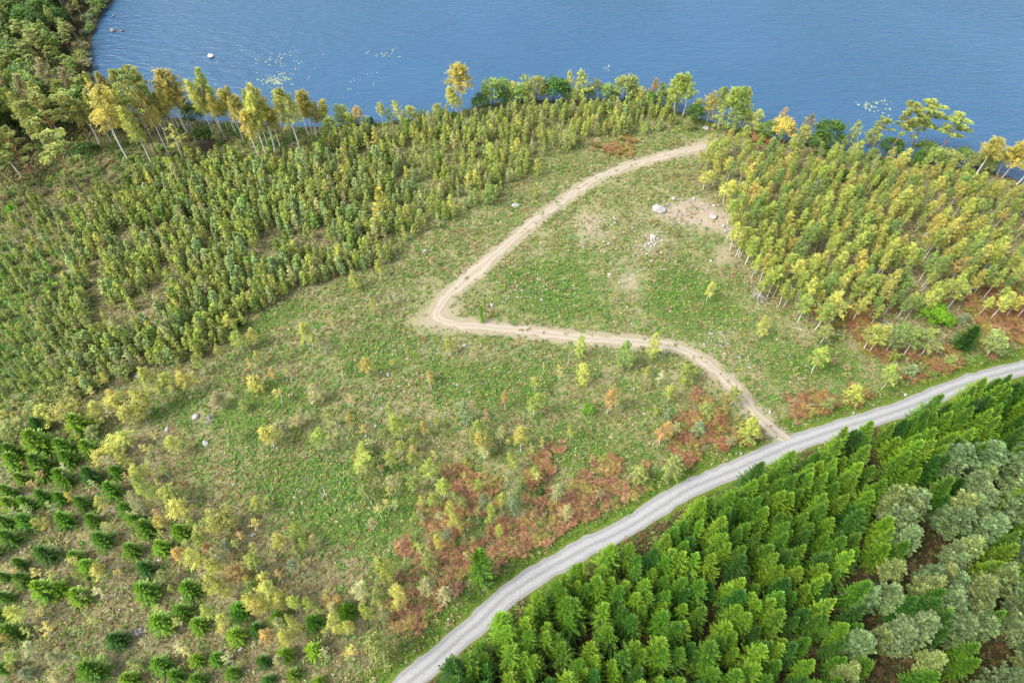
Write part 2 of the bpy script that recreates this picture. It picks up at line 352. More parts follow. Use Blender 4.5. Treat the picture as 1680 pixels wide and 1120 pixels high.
def pine_dense(seed, h=13., rad=2.4):
    r = np.random.RandomState(seed); T = MB(); K = MB(); t = np.linspace(0, 1, 6)
    T.tube(np.stack([0*t, 0*t, t*h*.97], 1), .15*(1-t*.85), 6); z = h*.3
    while z < h*.97:
        q = z/h; v = (q-.3)/.7; L0 = rad*(1-v)**.55*(.75+.5*v if v < .4 else 1.0); a0 = r.uniform(0, 6.28)
        for i in range(5):
            az = a0+i*1.2566+r.normal()*.25; L = max(.3, L0*r.uniform(.65, 1.15)); el = math.radians(5+45*v+r.normal()*7)
            d = np.array([math.cos(az)*math.cos(el), math.sin(az)*math.cos(el), math.sin(el)]); sd_ = np.array([-math.sin(az), math.cos(az), 0])
            T.tube(np.array([[0, 0, z], [0, 0, z]+d*L]), [.035, .012], 3)
            for u in np.arange(.3, 1.05, .3/max(.6, L*.6)):
                for s in ((0,) if u > .9 or L < .8 else (-1, 1)):
                    c = np.array([0, 0, z])+d*L*u+sd_*s*.3*(1.15-u)*min(1.4, L)+r.normal(size=3)*.06
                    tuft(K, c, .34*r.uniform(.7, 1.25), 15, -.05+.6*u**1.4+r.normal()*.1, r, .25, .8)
        z += .62*r.uniform(.8, 1.2)
    tuft(K, np.array([0, 0, h*.98]), .35, 20, .9, r, .25, 1.2); return T, K
def broadleaf(seed, h=9., cw=5., leaf=.3, n=60, per=42, base=.12, bush=False):
    r = np.random.RandomState(seed); T = MB(); K = MB()
    for s in range(4 if bush else 2):
        d = r.normal(size=2)*.12*h; t = np.linspace(0, 1, 5)
        T.tube(np.stack([d[0]*t, d[1]*t, t*h*.8], 1), .05*h/5*(1-t*.8)+.01, 5)
    for i in range(n):
        d = rdirs(1, r)[0]; d[2] = abs(d[2])*1.05-.35; rr = r.uniform(.35, 1.)**.5
        c = np.array([d[0]*cw/2*rr, d[1]*cw/2*rr, h*(base+(1-base)*.45)+d[2]*h*(1-base)*.52*rr]); m = int(per*r.uniform(.6, 1.3))
        pc = c+r.normal(size=(m, 3))*np.array([.15, .15, .12])*cw/2.1; pc[:, 2] = np.clip(pc[:, 2], .1, h)
        leafset(K, pc, leaf, np.clip(r.uniform(.1, .8)+r.normal(size=m)*.15, 0, 1), 0, .5, .8, r)
    return T, K

PROTO = {}
def reg(kind, gen, leafm, barkm, cnt, h0, w0, **k):
    L = []
    for i in range(cnt):
        T, K = gen(hash_(kind)+i, **{a: (b[i % len(b)] if isinstance(b, list) else b) for a, b in k.items()})
        L.append((T.mesh(kind+'_trunk', [barkm]), K.mesh(kind+'_crown', [leafm])))
    PROTO[kind] = (L, h0, w0)
def hash_(s): return sum(ord(c)*(i+3) for i, c in enumerate(s)) % 9999
reg('birch', birch, M_leaf, M_birch, 6, 8., 3., leaf=.16, per=68, base=[.3, .42, .36, .25, .45, .38])
reg('birchslim', birch, M_leaf, M_birch, 5, 8., 2.6, cw=2.5, base=[.42, .36, .48, .4, .34], nl=42, per=72, leaf=.155, fat=.085, droop=.15)
reg('birchwide', birch, M_leaf, M_birch, 3, 8., 4.2, cw=4.2, stems=3, nl=44, base=.3)
reg('birchtall', birch, M_leaf, M_birch, 5, 18., 5., h=18., cw=4.6, base=[.5, .56, .45, .52, .4], nl=54, leaf=.23, per=92, fat=.16, droop=.4)
reg('birchthin', birch, M_leaf, M_birch, 3, 7., 1.7, h=7., cw=1.7, base=.45, nl=16, per=16, fat=.045, leaf=.17)
reg('birchbush', birch, M_leaf, M_birch, 3, 6., 3., h=6., cw=3., base=.06, nl=38, per=42, fat=.035, leaf=.19)
reg('spruce', spruce, M_needle, M_dark, 8, 12., 4.6, rad=2.3, step=.62, nb=[7, 8, 7, 6, 7], fr=.62, droop=.2)
reg('spruceyoung', spruce, M_needle, M_dark, 5, 6., 3.8, h=6., rad=1.9, base=.04, step=.42, nb=[8, 7, 8, 7, 8], droop=.12, fr=.55)
reg('pineyoung', pine_young, M_pine, M_dark, 5, 4., 1.9)
reg('pinetall', pine_tall, M_pine, M_pineb, 4, 19., 5.8, fork=[False, False, True, False])
reg('pinedense', pine_dense, M_pine, M_dark, 4, 13., 5.)
reg('broad', broadleaf, M_leaf, M_dark, 4, 9., 5.)
reg('shrub', broadleaf, M_leaf, M_dark, 3, 2.5, 2.4, h=2.5, cw=2.4, leaf=.2, n=26, per=26, base=0., bush=True)
# small one-mesh saplings and ground plants (too small in the photo to show parts)
def single(name, TK, mats):
    T, K = TK; B = MB()
    for v, f, mi, l in zip(K.v, K.f, K.mi, K.lv): B.add(v, f-f.min(), 0, l)
    for v, f, mi, l in zip(T.v, T.f, T.mi, T.lv): B.add(v, f-f.min(), 1, l)
    return B.mesh(name, mats)
SAP = {'pine': [single('pine_sapling', pine_young(40+i, h=3.6, rad=.85, per=8, ts=.27), [M_pine, M_dark]) for i in range(4)],
       'birch': [single('birch_sapling', birch(60+i, h=4.2, cw=1.45, base=.12, nl=28, per=34, leaf=.15, fat=.03), [M_leaf, M_birch]) for i in range(4)],
       'stand': [single('birch_stand', birch(80+i, h=8., cw=2.6, base=[.45, .42, .5, .4][i], nl=34, per=60, fat=.08, leaf=.16), [M_leaf, M_birch]) for i in range(4)],
       'spruce': [single('spruce_stand', spruce(90+i, rad=2.3, step=.62, fr=.62, droop=.2), [M_needle, M_dark]) for i in range(3)]}
def herb(seed, n=18, rad=.38, hh=.32, leaf=.17):
    r = np.random.RandomState(seed); B = MB(); c = r.normal(size=(n, 3))*rad*.5; c[:, 2] = r.rand(n)*hh+.04
    leafset(B, c, leaf, r.uniform(.05, .95, n), 0, .9, .8, r); return B.mesh('herb_clump', [M_herb])
def grass(seed, n=22, L=.42):
    r = np.random.RandomState(seed); B = MB(); az = r.uniform(0, 6.28, n); ln = r.uniform(.15, .95, n)
    d = np.stack([np.cos(az)*ln, np.sin(az)*ln, np.full(n, .75)], 1); d /= np.linalg.norm(d, axis=1)[:, None]; s = r.uniform(.5, 1.1, n)*L
    b = np.stack([-np.sin(az), np.cos(az), az*0], 1)*.025; c = d*s[:, None]*.5+r.normal(size=(n, 3))*[.09, .09, 0]
    B.quads(c, d*s[:, None]*.5, b, r.uniform(0, 1, n), 0, .5); return B.mesh('grass_tuft', [M_herb])
def fern(seed, n=7):
    r = np.random.RandomState(seed); B = MB()
    for i in range(n):
        az = i*6.28/n+r.uniform(-.4, .4); L = r.uniform(.5, .85); dh = np.array([math.cos(az), math.sin(az), 0]); sd_ = np.array([-dh[1], dh[0], 0]); m = 6
        u = (np.arange(m)+.5)/m; c = dh*(L*u)[:, None]; c[:, 2] = .25+.45*np.sin(u*2.5)+r.normal()*.05
        for s in (-1, 1):
            B.quads(c+sd_*s*(.14*(1.1-u))[:, None], sd_[None]*s*(.15*(1.1-u))[:, None]+dh*.05, np.repeat(dh[None]*.045, m, 0), np.clip(r.uniform(.1, .9)+r.normal(size=m)*.1, 0, 1), 0, .4)
    return B.mesh('bracken_fern', [M_herb])

# ------------------------------------------------------------------ object helpers
def tag(o, label=None, cat=None, group=None, kind=None):
    if label: o['label'] = label
    if cat: o['category'] = cat
    if group: o['group'] = group
    if kind: o['kind'] = kind
    return o
def link(name, me, parent=None, loc=None, rot=0., scale=None, color=None):
    o = bpy.data.objects.new(name, me); C.objects.link(o)
    if parent: o.parent = parent
    if loc is not None: o.location = loc
    if rot: o.rotation_euler = (0, 0, rot)
    if scale is not None: o.scale = scale
    if color is not None: o.color = (*color, 1)
    return o
COL = {'gold': (.56, .50, .14), 'yellow': (.54, .55, .15), 'yg': (.42, .50, .12), 'olive': (.36, .42, .14), 'green': (.26, .38, .11), 'bright': (.20, .44, .03),
       'orange': (.58, .42, .17), 'brown': (.42, .37, .21), 'grey': (.28, .36, .21), 'pale': (.50, .50, .27), 'deep': (.11, .23, .05),
       'blue': (.30, .41, .22), 'pine': (.35, .43, .19), 'pinel': (.36, .43, .16), 'pineg': (.17, .26, .125), 'pinew': (.22, .29, .11), 'spr': (.085, .22, .02), 'sprl': (.15, .31, .028), 'sprd': (.045, .14, .022)}
CN = {'gold': 'golden', 'yellow': 'yellow', 'yg': 'yellow-green', 'olive': 'olive', 'green': 'green', 'bright': 'bright green', 'orange': 'orange', 'brown': 'brownish',
      'grey': 'grey-green', 'pale': 'pale straw', 'deep': 'deep green', 'blue': 'blue-green', 'pine': 'dull green', 'pinel': 'light green', 'pineg': 'grey-green', 'pinew': 'olive', 'spr': 'green', 'sprl': 'light green', 'sprd': 'dark green'}
TREES = []                                   # (root, name, colour key, pixel) of every hand-placed tree, labelled at the end
def jit(col, a=.1):
    return tuple(np.clip(np.array(col)*(1+R.uniform(-a, a))*(1+R.uniform(-a*.3, a*.3, 3)), 0, 1))
NAMEC = {'birch_tree': 'birch', 'bushy_birch': 'bushy birch', 'young_birch': 'young birch', 'thin_birch': 'thin birch', 'spruce_tree': 'spruce', 'young_spruce': 'young spruce', 'pine_tree': 'pine', 'alder_tree': 'alder', 'leafy_shrub': 'shrub', 'young_pine': 'pine'}
def tree(kind, name, xy, h, w, ck, px=None, group=None, label=None):
    L, h0, w0 = PROTO[kind]; T, K = L[R.randint(len(L))]
    if kind == 'birchtall': w *= 1.05
    z = float(height(np.array([xy[0]]), np.array([xy[1]]))[0][0]); z = max(z, -.75)
    root = bpy.data.objects.new(name, None); C.objects.link(root); root.location = (xy[0], xy[1], z-.03); root.empty_display_size = .3
    root.rotation_euler = (0, 0, R.uniform(0, 6.28)); root.scale = (w/w0, w/w0, h/h0)
    cl = jit(COL[ck]); link('trunk', T, root); link('crown', K, root, color=cl)
    tag(root, label, NAMEC[name], group)
    if label is None: TREES.append([root, name, ck, px, group, h])
    return root

# ------------------------------------------------------------------ ground sheet
def axis(a, b, step, far, g=1.28):
    m = list(np.arange(a, b+step/2, step)); s = step; p = m[-1]
    while p < far: s *= g; p += s; m.append(p)
    s = step; p = m[0]; lo = []
    while p > -far: s *= g; p -= s; lo.append(p)
    return np.array(lo[::-1]+m)
gx = axis(-190, 190, .7, 2500); gy = axis(5, 250, .7, 2500)
X, Y = np.meshgrid(gx, gy); x = X.ravel(); y = Y.ravel()
z, dsh, drd = height(x, y)
nx, ny = len(gx), len(gy); idx = np.arange(nx*ny).reshape(ny, nx)
fc = np.stack([idx[:-1, :-1], idx[:-1, 1:], idx[1:, 1:], idx[1:, :-1]], -1).reshape(-1, 4)
me = bpy.data.meshes.new('ground'); me.vertices.add(len(x)); me.vertices.foreach_set('co', np.stack([x, y, z], 1).astype('f').ravel())
me.loops.add(fc.size); me.loops.foreach_set('vertex_index', fc.ravel().astype('i')); me.polygons.add(len(fc)); me.polygons.foreach_set('loop_start', np.arange(0, fc.size, 4, dtype='i'))
me.polygons.foreach_set('use_smooth', np.ones(len(fc), bool)); me.update()
zz = {k: zone(k, x, y, 5. if k == 'soil' else 3.) for k in ZW}
zz['soil'] = np.clip(zz['soil']+.7*np.clip(.5+sdf(x, y, ZW['soil'][0])/4, 0, 1), 0, 1.6)
hair = wpoly([(674, 530), (698, 505), (728, 468), (768, 466), (748, 500), (758, 520), (805, 528), (805, 545), (740, 546), (690, 542)]); droad = segdist(x, y, road[::4], False); side = np.zeros_like(x)
verge = smooth(6.0, 4.5, droad)
for nm, ch in (('zone_a', (zz['lush'], zz['bracken'], zz['soil'], zz['brown'])), ('zone_b', (zz['forest'], verge, np.maximum(smooth(3.2, 1.2, segdist(x, y, track[::3], False)), 0.8*np.clip(.5+sdf(x, y, hair)/5., 0, 1)), smooth(3.2, .2, dsh)))):
    a = me.attributes.new(nm, 'FLOAT_COLOR', 'POINT'); a.data.foreach_set('color', np.stack(ch, 1).astype('f').ravel())
m, nt = newmat('ground'); g = N(nt, 'ShaderNodeNewGeometry'); pos = g.outputs['Position']
def att(n):
    a = N(nt, 'ShaderNodeAttribute', attribute_name=n); s = N(nt, 'ShaderNodeSeparateColor'); nt.links.new(a.outputs['Color'], s.inputs[0]); return s.outputs[0], s.outputs[1], s.outputs[2], a.outputs['Alpha']
za = att('zone_a'); zb = att('zone_b')
nA = noise(nt, .16, 5, pos, .65); nB = noise(nt, .9, 4, pos, .7); nC = noise(nt, 5., 3, pos, .7); nD = noise(nt, .05, 3, pos)
nE = noise(nt, 2.2, 4, pos, .75, .6)
def thr(m_, n_, w=.18): return ramp(nt, mth(nt, 'ADD', m_, mth(nt, 'MULTIPLY', mth(nt, 'SUBTRACT', n_, .5), 1.5)), .5-w, .5+w)
c = mixc(nt, ramp(nt, nB, .4, .62), (.12, .175, .05), (.26, .26, .10))
c = mixc(nt, ramp(nt, nA, .42, .64), c, (.30, .28, .14))
c = mixc(nt, ramp(nt, nE, .55, .7), c, (.38, .35, .20))
c = mixc(nt, mth(nt, 'MULTIPLY', thr(za[0], nB), .75), c, mixc(nt, ramp(nt, nE, .4, .6), (.07, .14, .02), (.13, .21, .03)))
c = mixc(nt, mth(nt, 'MULTIPLY', thr(za[3], nA), .85), c, mixc(nt, ramp(nt, nE, .38, .62), (.17, .155, .075), (.33, .29, .165)))
c = mixc(nt, mth(nt, 'MULTIPLY', thr(za[1], nE), .6), c, (.16, .10, .06))
c = mixc(nt, thr(zb[1], nB), c, mixc(nt, ramp(nt, nE, .35, .62), (.085, .17, .02), (.17, .22, .04)))
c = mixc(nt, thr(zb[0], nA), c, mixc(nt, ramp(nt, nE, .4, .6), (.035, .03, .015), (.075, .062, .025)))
c = mixc(nt, mth(nt, 'MULTIPLY', thr(mth(nt, 'MULTIPLY', za[2], .66), noise(nt, .6, 9, pos, .95), .14), .85), c, mixc(nt, ramp(nt, nC, .35, .65), (.34, .25, .17), (.50, .42, .33)))
c = mixc(nt, mth(nt, 'MULTIPLY', thr(zb[2], nE, .3), .8), c, mixc(nt, ramp(nt, nC, .35, .65), (.33, .27, .18), (.46, .40, .29)))
c = mixc(nt, thr(zb[3], nB), c, (.10, .085, .05))
c = mixc(nt, ramp(nt, nC, .35, .75, 0, .45), c, mixc(nt, .5, c, (.0, .0, .0)))
out_principled(nt, c, .95, nC, .6, .12, .15); me.materials.append(m)
tag(link('ground', me), kind='structure')

# ------------------------------------------------------------------ road and track sheets
def strip(name, path, hw, zc, mat, K=9, edge=0., seed=1.):
    n = len(path); t = np.gradient(path, axis=0); t /= np.linalg.norm(t, axis=1)[:, None]; nr = np.stack([-t[:, 1], t[:, 0]], 1)
    hw = np.broadcast_to(hw, (n,)); s = np.linspace(-1, 1, K); V = []; A = []
    dist = np.concatenate([[0], np.cumsum(np.linalg.norm(np.diff(path, axis=0), axis=1))])
    e = [vn(dist/1.6+seed*9, np.full(n, seed*5))*edge+vn(dist/.5+seed*3, np.full(n, seed))*edge*.5 for _ in (0,)][0]; e2 = vn(dist/1.9+seed*19, np.full(n, seed*2.3))*edge*1.4
    e = e-edge*.75; e2 = e2-edge*.7
    for k in s:
        w = hw*k+(np.where(k > 0, e, -e2))*abs(k); q = path+nr*w[:, None]
        V.append(np.stack([q[:, 0], q[:, 1], np.full(n, zc)+.05*(1-k*k)], 1)); A.append(np.stack([np.full(n, k), dist, e*0], 1))
    V = np.stack(V, 1).reshape(-1, 3); A = np.stack(A, 1).reshape(-1, 3); ii = np.arange(n*K).reshape(n, K)
    f = np.stack([ii[:-1, :-1], ii[1:, :-1], ii[1:, 1:], ii[:-1, 1:]], -1).reshape(-1, 4)[:, ::-1]
    me = bpy.data.meshes.new(name); me.from_pydata(V.tolist(), [], f.tolist()); a = me.attributes.new('lane', 'FLOAT_VECTOR', 'POINT'); a.data.foreach_set('vector', A.astype('f').ravel())
    me.polygons.foreach_set('use_smooth', np.ones(len(f), bool)); me.materials.append(mat); me.update()
    return tag(link(name, me), kind='structure')
def lane_mat(name, dark, light, shoulder, bands, wid, bump=.3):
    global nt
    m, nt = newmat(name); a = N(nt, 'ShaderNodeAttribute', attribute_name='lane'); s = N(nt, 'ShaderNodeSeparateXYZ'); nt.links.new(a.outputs['Vector'], s.inputs[0])
    pos = N(nt, 'ShaderNodeNewGeometry').outputs['Position']; mp = N(nt, 'ShaderNodeCombineXYZ')
    nt.links.new(mth(nt, 'MULTIPLY', s.outputs[0], 9.), mp.inputs[0]); nt.links.new(mth(nt, 'MULTIPLY', s.outputs[1], .22), mp.inputs[1])
    ns = noise(nt, 1., 4, mp.outputs[0], .6); nf = noise(nt, 3., 4, pos, .7); wob = mth(nt, 'MULTIPLY', mth(nt, 'SUBTRACT', noise(nt, .12, 2, pos), .5), .45)
    xx = mth(nt, 'ADD', s.outputs[0], wob); tot = None
    for b in bands:
        k = ramp(nt, mth(nt, 'ABSOLUTE', mth(nt, 'SUBTRACT', xx, b)), wid, wid*.4); tot = k if tot is None else mth(nt, 'MAXIMUM', tot, k)
    c = mixc(nt, mth(nt, 'MULTIPLY', tot, ramp(nt, ns, .25, .55, .5, 1.)), dark, light); c = mixc(nt, ramp(nt, ns, .5, .72, 0, .5), c, dark)
    c = mixc(nt, ramp(nt, mth(nt, 'ADD', mth(nt, 'ABSOLUTE', s.outputs[0]), mth(nt, 'MULTIPLY', mth(nt, 'SUBTRACT', nf, .5), .5)), .8, .97), c, shoulder)
    c = mixc(nt, ramp(nt, nf, .3, .7, 0, .35), c, mixc(nt, .5, c, (0, 0, 0))); out_principled(nt, c, .95, nf, bump, .06, .15); return m
strip('gravel_road', road, RHW, .03, lane_mat('gravel', (.31, .31, .31), (.42, .42, .41), (.34, .31, .27), (-.47, .36), .34), edge=.35)
strip('dirt_track', track, tw(len(track)), .015, lane_mat('dirt', (.40, .34, .25), (.47, .41, .31), (.34, .29, .18), (-.42, .4), .26, .5), edge=1.1, seed=2.)

# ------------------------------------------------------------------ lake
m, nt = newmat('water'); pos = N(nt, 'ShaderNodeNewGeometry').outputs['Position']
mp = N(nt, 'ShaderNodeMapping'); mp.inputs['Rotation'].default_value = (0, 0, math.radians(-24)); mp.inputs['Scale'].default_value = (.2, .62, 1); nt.links.new(pos, mp.inputs[0])
w1 = noise(nt, 1., 4, mp.outputs[0], .6, .35)
mp2 = N(nt, 'ShaderNodeMapping'); mp2.inputs['Rotation'].default_value = (0, 0, math.radians(-12)); mp2.inputs['Scale'].default_value = (.5, 1.5, 1); nt.links.new(pos, mp2.inputs[0])
w2 = noise(nt, 1., 3, mp2.outputs[0], .6)
w3 = noise(nt, .012, 3, pos)
hgt = mth(nt, 'ADD', mth(nt, 'MULTIPLY', w1, 1.), mth(nt, 'MULTIPLY', w2, .35))
hgt = mth(nt, 'MULTIPLY', hgt, ramp(nt, w3, .35, .62, .45, 1.25))
p = N(nt, 'ShaderNodeBsdfPrincipled'); p.inputs['Base Color'].default_value = (.033, .108, .205, 1); p.inputs['Roughness'].default_value = .2; p.inputs['IOR'].default_value = 1.333
p.inputs['Specular IOR Level'].default_value = .9
b = N(nt, 'ShaderNodeBump'); b.inputs['Strength'].default_value = 1.; b.inputs['Distance'].default_value = .8; nt.links.new(hgt, b.inputs['Height']); nt.links.new(b.outputs[0], p.inputs['Normal'])
o = N(nt, 'ShaderNodeOutputMaterial'); nt.links.new(p.outputs[0], o.inputs[0])
me = bpy.data.meshes.new('lake'); me.from_pydata([(-3000, 60, WZ), (3000, 60, WZ), (3000, 5000, WZ), (-3000, 5000, WZ)], [], [(0, 1, 2, 3)]); me.materials.append(m)
tag(link('lake_water', me), kind='structure')

# ------------------------------------------------------------------ hand-placed trees (zoomed 3x coordinates with tile offset)
def Bz(ox, oy, rows, kind='birch', name='birch_tree', group=None):
    for bx, by, tx, ty, w, ck, *kk in rows:
        bu, bv, tu, tv = ox+bx/3, oy+by/3, ox+tx/3, oy+ty/3; b = P(bu, bv, 0)
        h = solve_h(b, tu, tv); k = kk[0] if kk else kind; nm = name
        if k in ('pinetall', 'pinedense'): nm = 'pine_tree'
        if k in ('broad',): nm = 'alder_tree'
        if k == 'shrub': nm = 'leafy_shrub'
        if k == 'birchbush': nm = 'bushy_birch'
        if k in ('spruce', 'spruceyoung'): nm = 'young_spruce'
        tree(k, nm, b, h, w/3/ppm(b+[0, 0, h*.6])*1.05, ck, (bu, bv), group)
def Sz(ox, oy, rows, kind='spruceyoung', name='young_spruce', ratio=1.22, group=None):
    for cx, cy, w, *r_ in rows:
        u, v = ox+cx/3, oy+cy/3; p0 = P(u, v, 2.); wm = w/3/ppm(p0); h = wm*ratio; p = P(u, v, h*.42)
        tree(kind, name, p, h, wm*1.08, r_[0] if r_ else random.choice(['spr', 'spr', 'sprl', 'spr', 'spr', 'sprl', 'sprd']), (u, v), group)
YS = 'young spruces in the bottom-left planting'
Sz(0, 746, [(60, 30, 110), (190, 40, 130), (205, 95, 95), (100, 115, 80), (330, 20, 100), (310, 110, 120), (445, 105, 110), (575, 85, 85, 'spr'), (545, 175, 110), (35, 180, 90), (45, 240, 100),
 (130, 240, 100), (215, 210, 110), (130, 330, 120), (40, 405, 110), (300, 215, 90), (310, 320, 110), (405, 235, 95), (455, 320, 95), (495, 415, 115), (25, 330, 90), (620, 270, 100),
 (655, 320, 95), (715, 360, 120), (890, 385, 115, 'spr'), (650, 465, 105), (795, 455, 100, 'sprl'), (715, 560, 100), (220, 490, 120, 'sprd'), (365, 500, 90), (435, 550, 110, 'sprl'), (95, 530, 80),
 (110, 610, 105), (215, 665, 145), (300, 650, 90), (385, 695, 115, 'sprl'), (15, 600, 70), (20, 700, 85), (-10, 780, 100), (60, 870, 130), (720, 670, 140), (930, 665, 130), (790, 830, 150, 'sprl'),
 (890, 770, 110), (975, 835, 110, 'sprl'), (575, 910, 120, 'sprd'), (1180, 765, 115), (1370, 800, 105), (1165, 890, 115, 'sprl'), (1260, 860, 95), (1540, 820, 105), (1405, 980, 100), (1545, 965, 115, 'sprl'),
 (1295, 1020, 90, 'sprd'), (965, 1005, 90, 'sprl'), (1070, 1000, 105), (1145, 1075, 95), (790, 1035, 125), (860, 1085, 100), (450, 1065, 165), (640, 1105, 120), (975, 1105, 110), (1440, 1080, 85, 'sprl'), (1320, 1110, 80), (1565, 1115, 75),
 (5, 1050, 90), (1700, 770, 110), (-60, 900, 120), (-60, 480, 110), (230, 1180, 120), (60, 1230, 120), (1100, 1190, 110), (800, 1210, 120), (1500, 1210, 110)], group=YS)
Sz(0, 373, [(390, 975, 140, 'sprl'), (180, 1060, 150), (310, 1080, 110), (430, 1090, 105, 'sprl'), (60, 1100, 110), (185, 975, 100, 'sprd'), (1170, 465, 55, 'sprd'), (980, 480, 70, 'spr'), (-40, 1050, 110)], group=YS)
Sz(560, 746, [(25, 770, 110, 'spr')], group=YS)
Bz(560, 746, [(693, 625, 700, 475, 165, 'spr', 'spruceyoung')])
Bz(560, 373, [(692, 468, 692, 385, 42, 'sprl', 'spruceyoung')])
Bz(1120, 373, [(1370, 595, 1435, 465, 140, 'sprd', 'spruceyoung')])
Bz(0, 746, [(535, 50, 490, -40, 80, 'yellow'), (640, 55, 600, -15, 70, 'yellow'), (735, 128, 690, 20, 95, 'yellow'), (765, 218, 690, 110, 90, 'yg'), (735, 300, 630, 170, 80, 'pale'), (885, 245, 845, 130, 110, 'yg'),
 (925, 335, 860, 215, 115, 'yellow'), (838, 378, 780, 285, 65, 'gold'), (1120, 390, 1090, 250, 160, 'yellow', 'birchwide'), (965, 375, 935, 315, 55, 'yg'), (1030, 478, 975, 370, 85, 'yg'), (1130, 475, 1112, 395, 60, 'grey'), (920, 528, 860, 455, 70, 'orange'),
 (1017, 570, 925, 455, 90, 'yellow'), (1125, 555, 1065, 445, 80, 'pale'), (1102, 612, 1035, 520, 80, 'yellow'), (1205, 620, 1180, 525, 115, 'orange', 'birchwide'), (1290, 570, 1250, 475, 90, 'yg'), (1095, 698, 1025, 585, 80, 'yellow'),
 (1140, 702, 1085, 610, 80, 'yellow'), (1260, 690, 1235, 605, 70, 'green'), (1320, 640, 1285, 585, 80, 'yellow'), (1355, 750, 1305, 635, 110, 'yellow'), (1285, 785, 1220, 690, 80, 'yellow'), (1325, 795, 1270, 695, 80, 'gold'), (1410, 765, 1380, 675, 80, 'yellow'),
 (1485, 775, 1450, 665, 65, 'yg'), (1550, 775, 1515, 695, 60, 'yg'), (1490, 875, 1445, 775, 65, 'yellow'), (1450, 950, 1390, 855, 80, 'yellow'), (1350, 925, 1315, 855, 80, 'orange'), (1065, 818, 1005, 735, 60, 'yg'), (1130, 848, 1085, 780, 75, 'yellow'),
 (1400, 465, 1380, 375, 80, 'yellow'), (1530, 490, 1500, 395, 55, 'yg'), (1475, 412, 1455, 335, 75, 'yg'), (1552, 445, 1545, 395, 45, 'brown'), (1465, 580, 1440, 505, 60, 'grey'), (1475, 500, 1455, 440, 50, 'olive'), (1300, 275, 1282, 200, 75, 'yellow'),
 (530, 712, 465, 645, 60, 'pale', 'birchthin'), (290, 620, 230, 570, 50, 'yellow', 'birchthin'), (155, 828, 40, 750, 80, 'yellow'), (290, 885, 250, 750, 70, 'gold', 'birchthin'), (245, 800, 185, 750, 65, 'gold', 'birchthin'), (510, 850, 445, 785, 45, 'yellow', 'birchthin'),
 (408, 885, 365, 815, 45, 'olive', 'birchthin'), (200, 990, 100, 925, 85, 'pale'), (335, 1022, 255, 930, 85, 'pale'), (60, 998, -20, 960, 60, 'pale'), (315, 1118, 270, 1050, 65, 'pale'), (550, 1030, 495, 965, 65, 'olive'), (695, 1030, 670, 970, 65, 'olive'), (745, 945, 705, 895, 50, 'pale', 'birchthin'),
 (920, 975, 875, 915, 50, 'pale', 'birchthin'), (840, 625, 795, 555, 65, 'olive'), (1640, 760, 1600, 695, 55, 'orange'), (1665, 865, 1640, 785, 75, 'yellow'), (170, 155, 145, 125, 50, 'orange', 'birchthin'), (150, 1080, 120, 1010, 70, 'grey', 'birchbush')])
Bz(0, 373, [(1530, 600, 1505, 475, 75, 'yellow'), (1255, 588, 1228, 490, 65, 'gold'), (1200, 610, 1162, 510, 72, 'yg'), (1155, 510, 1128, 430, 62, 'yellow'), (1110, 668, 1070, 580, 55, 'yellow'), (1008, 725, 962, 635, 60, 'yg'), (1290, 680, 1275, 605, 45, 'yellow'),
 (955, 808, 895, 705, 90, 'gold'), (808, 870, 730, 665, 100, 'yellow'), (840, 790, 820, 705, 80, 'yg'), (740, 918, 680, 785, 110, 'yellow'), (660, 965, 620, 855, 100, 'yellow'), (600, 900, 555, 805, 110, 'yellow'), (500, 960, 450, 845, 75, 'yellow'),
 (400, 935, 330, 825, 130, 'yellow', 'birchwide'), (260, 960, 225, 845, 110, 'yellow'), (375, 845, 350, 765, 85, 'olive'), (620, 735, 600, 675, 95, 'olive', 'birchbush'), (100, 1030, 50, 925, 150, 'olive', 'birchwide'), (1272, 805, 1262, 725, 95, 'yellow', 'birchbush'), (1090, 890, 1058, 815, 85, 'brown'),
 (1215, 900, 1205, 840, 50, 'olive', 'birchbush'), (1560, 855, 1550, 765, 90, 'pale', 'birchbush'), (1350, 1085, 1300, 985, 100, 'yellow'), (1400, 1015, 1380, 945, 80, 'pale'), (1600, 1095, 1560, 1005, 100, 'yg'), (1182, 1045, 1170, 970, 50, 'olive'),
 (1655, 975, 1650, 885, 90, 'olive'), (1480, 985, 1470, 915, 70, 'brown'), (885, 1118, 840, 1015, 80, 'yellow'), (660, 1085, 630, 985, 105, 'yellow'), (570, 1118, 535, 1055, 105, 'yellow', 'birchwide'), (485, 1045, 450, 970, 75, 'olive'), (180, 930, 140, 850, 110, 'olive', 'birchbush'), (20, 960, -10, 880, 90, 'yellow')])
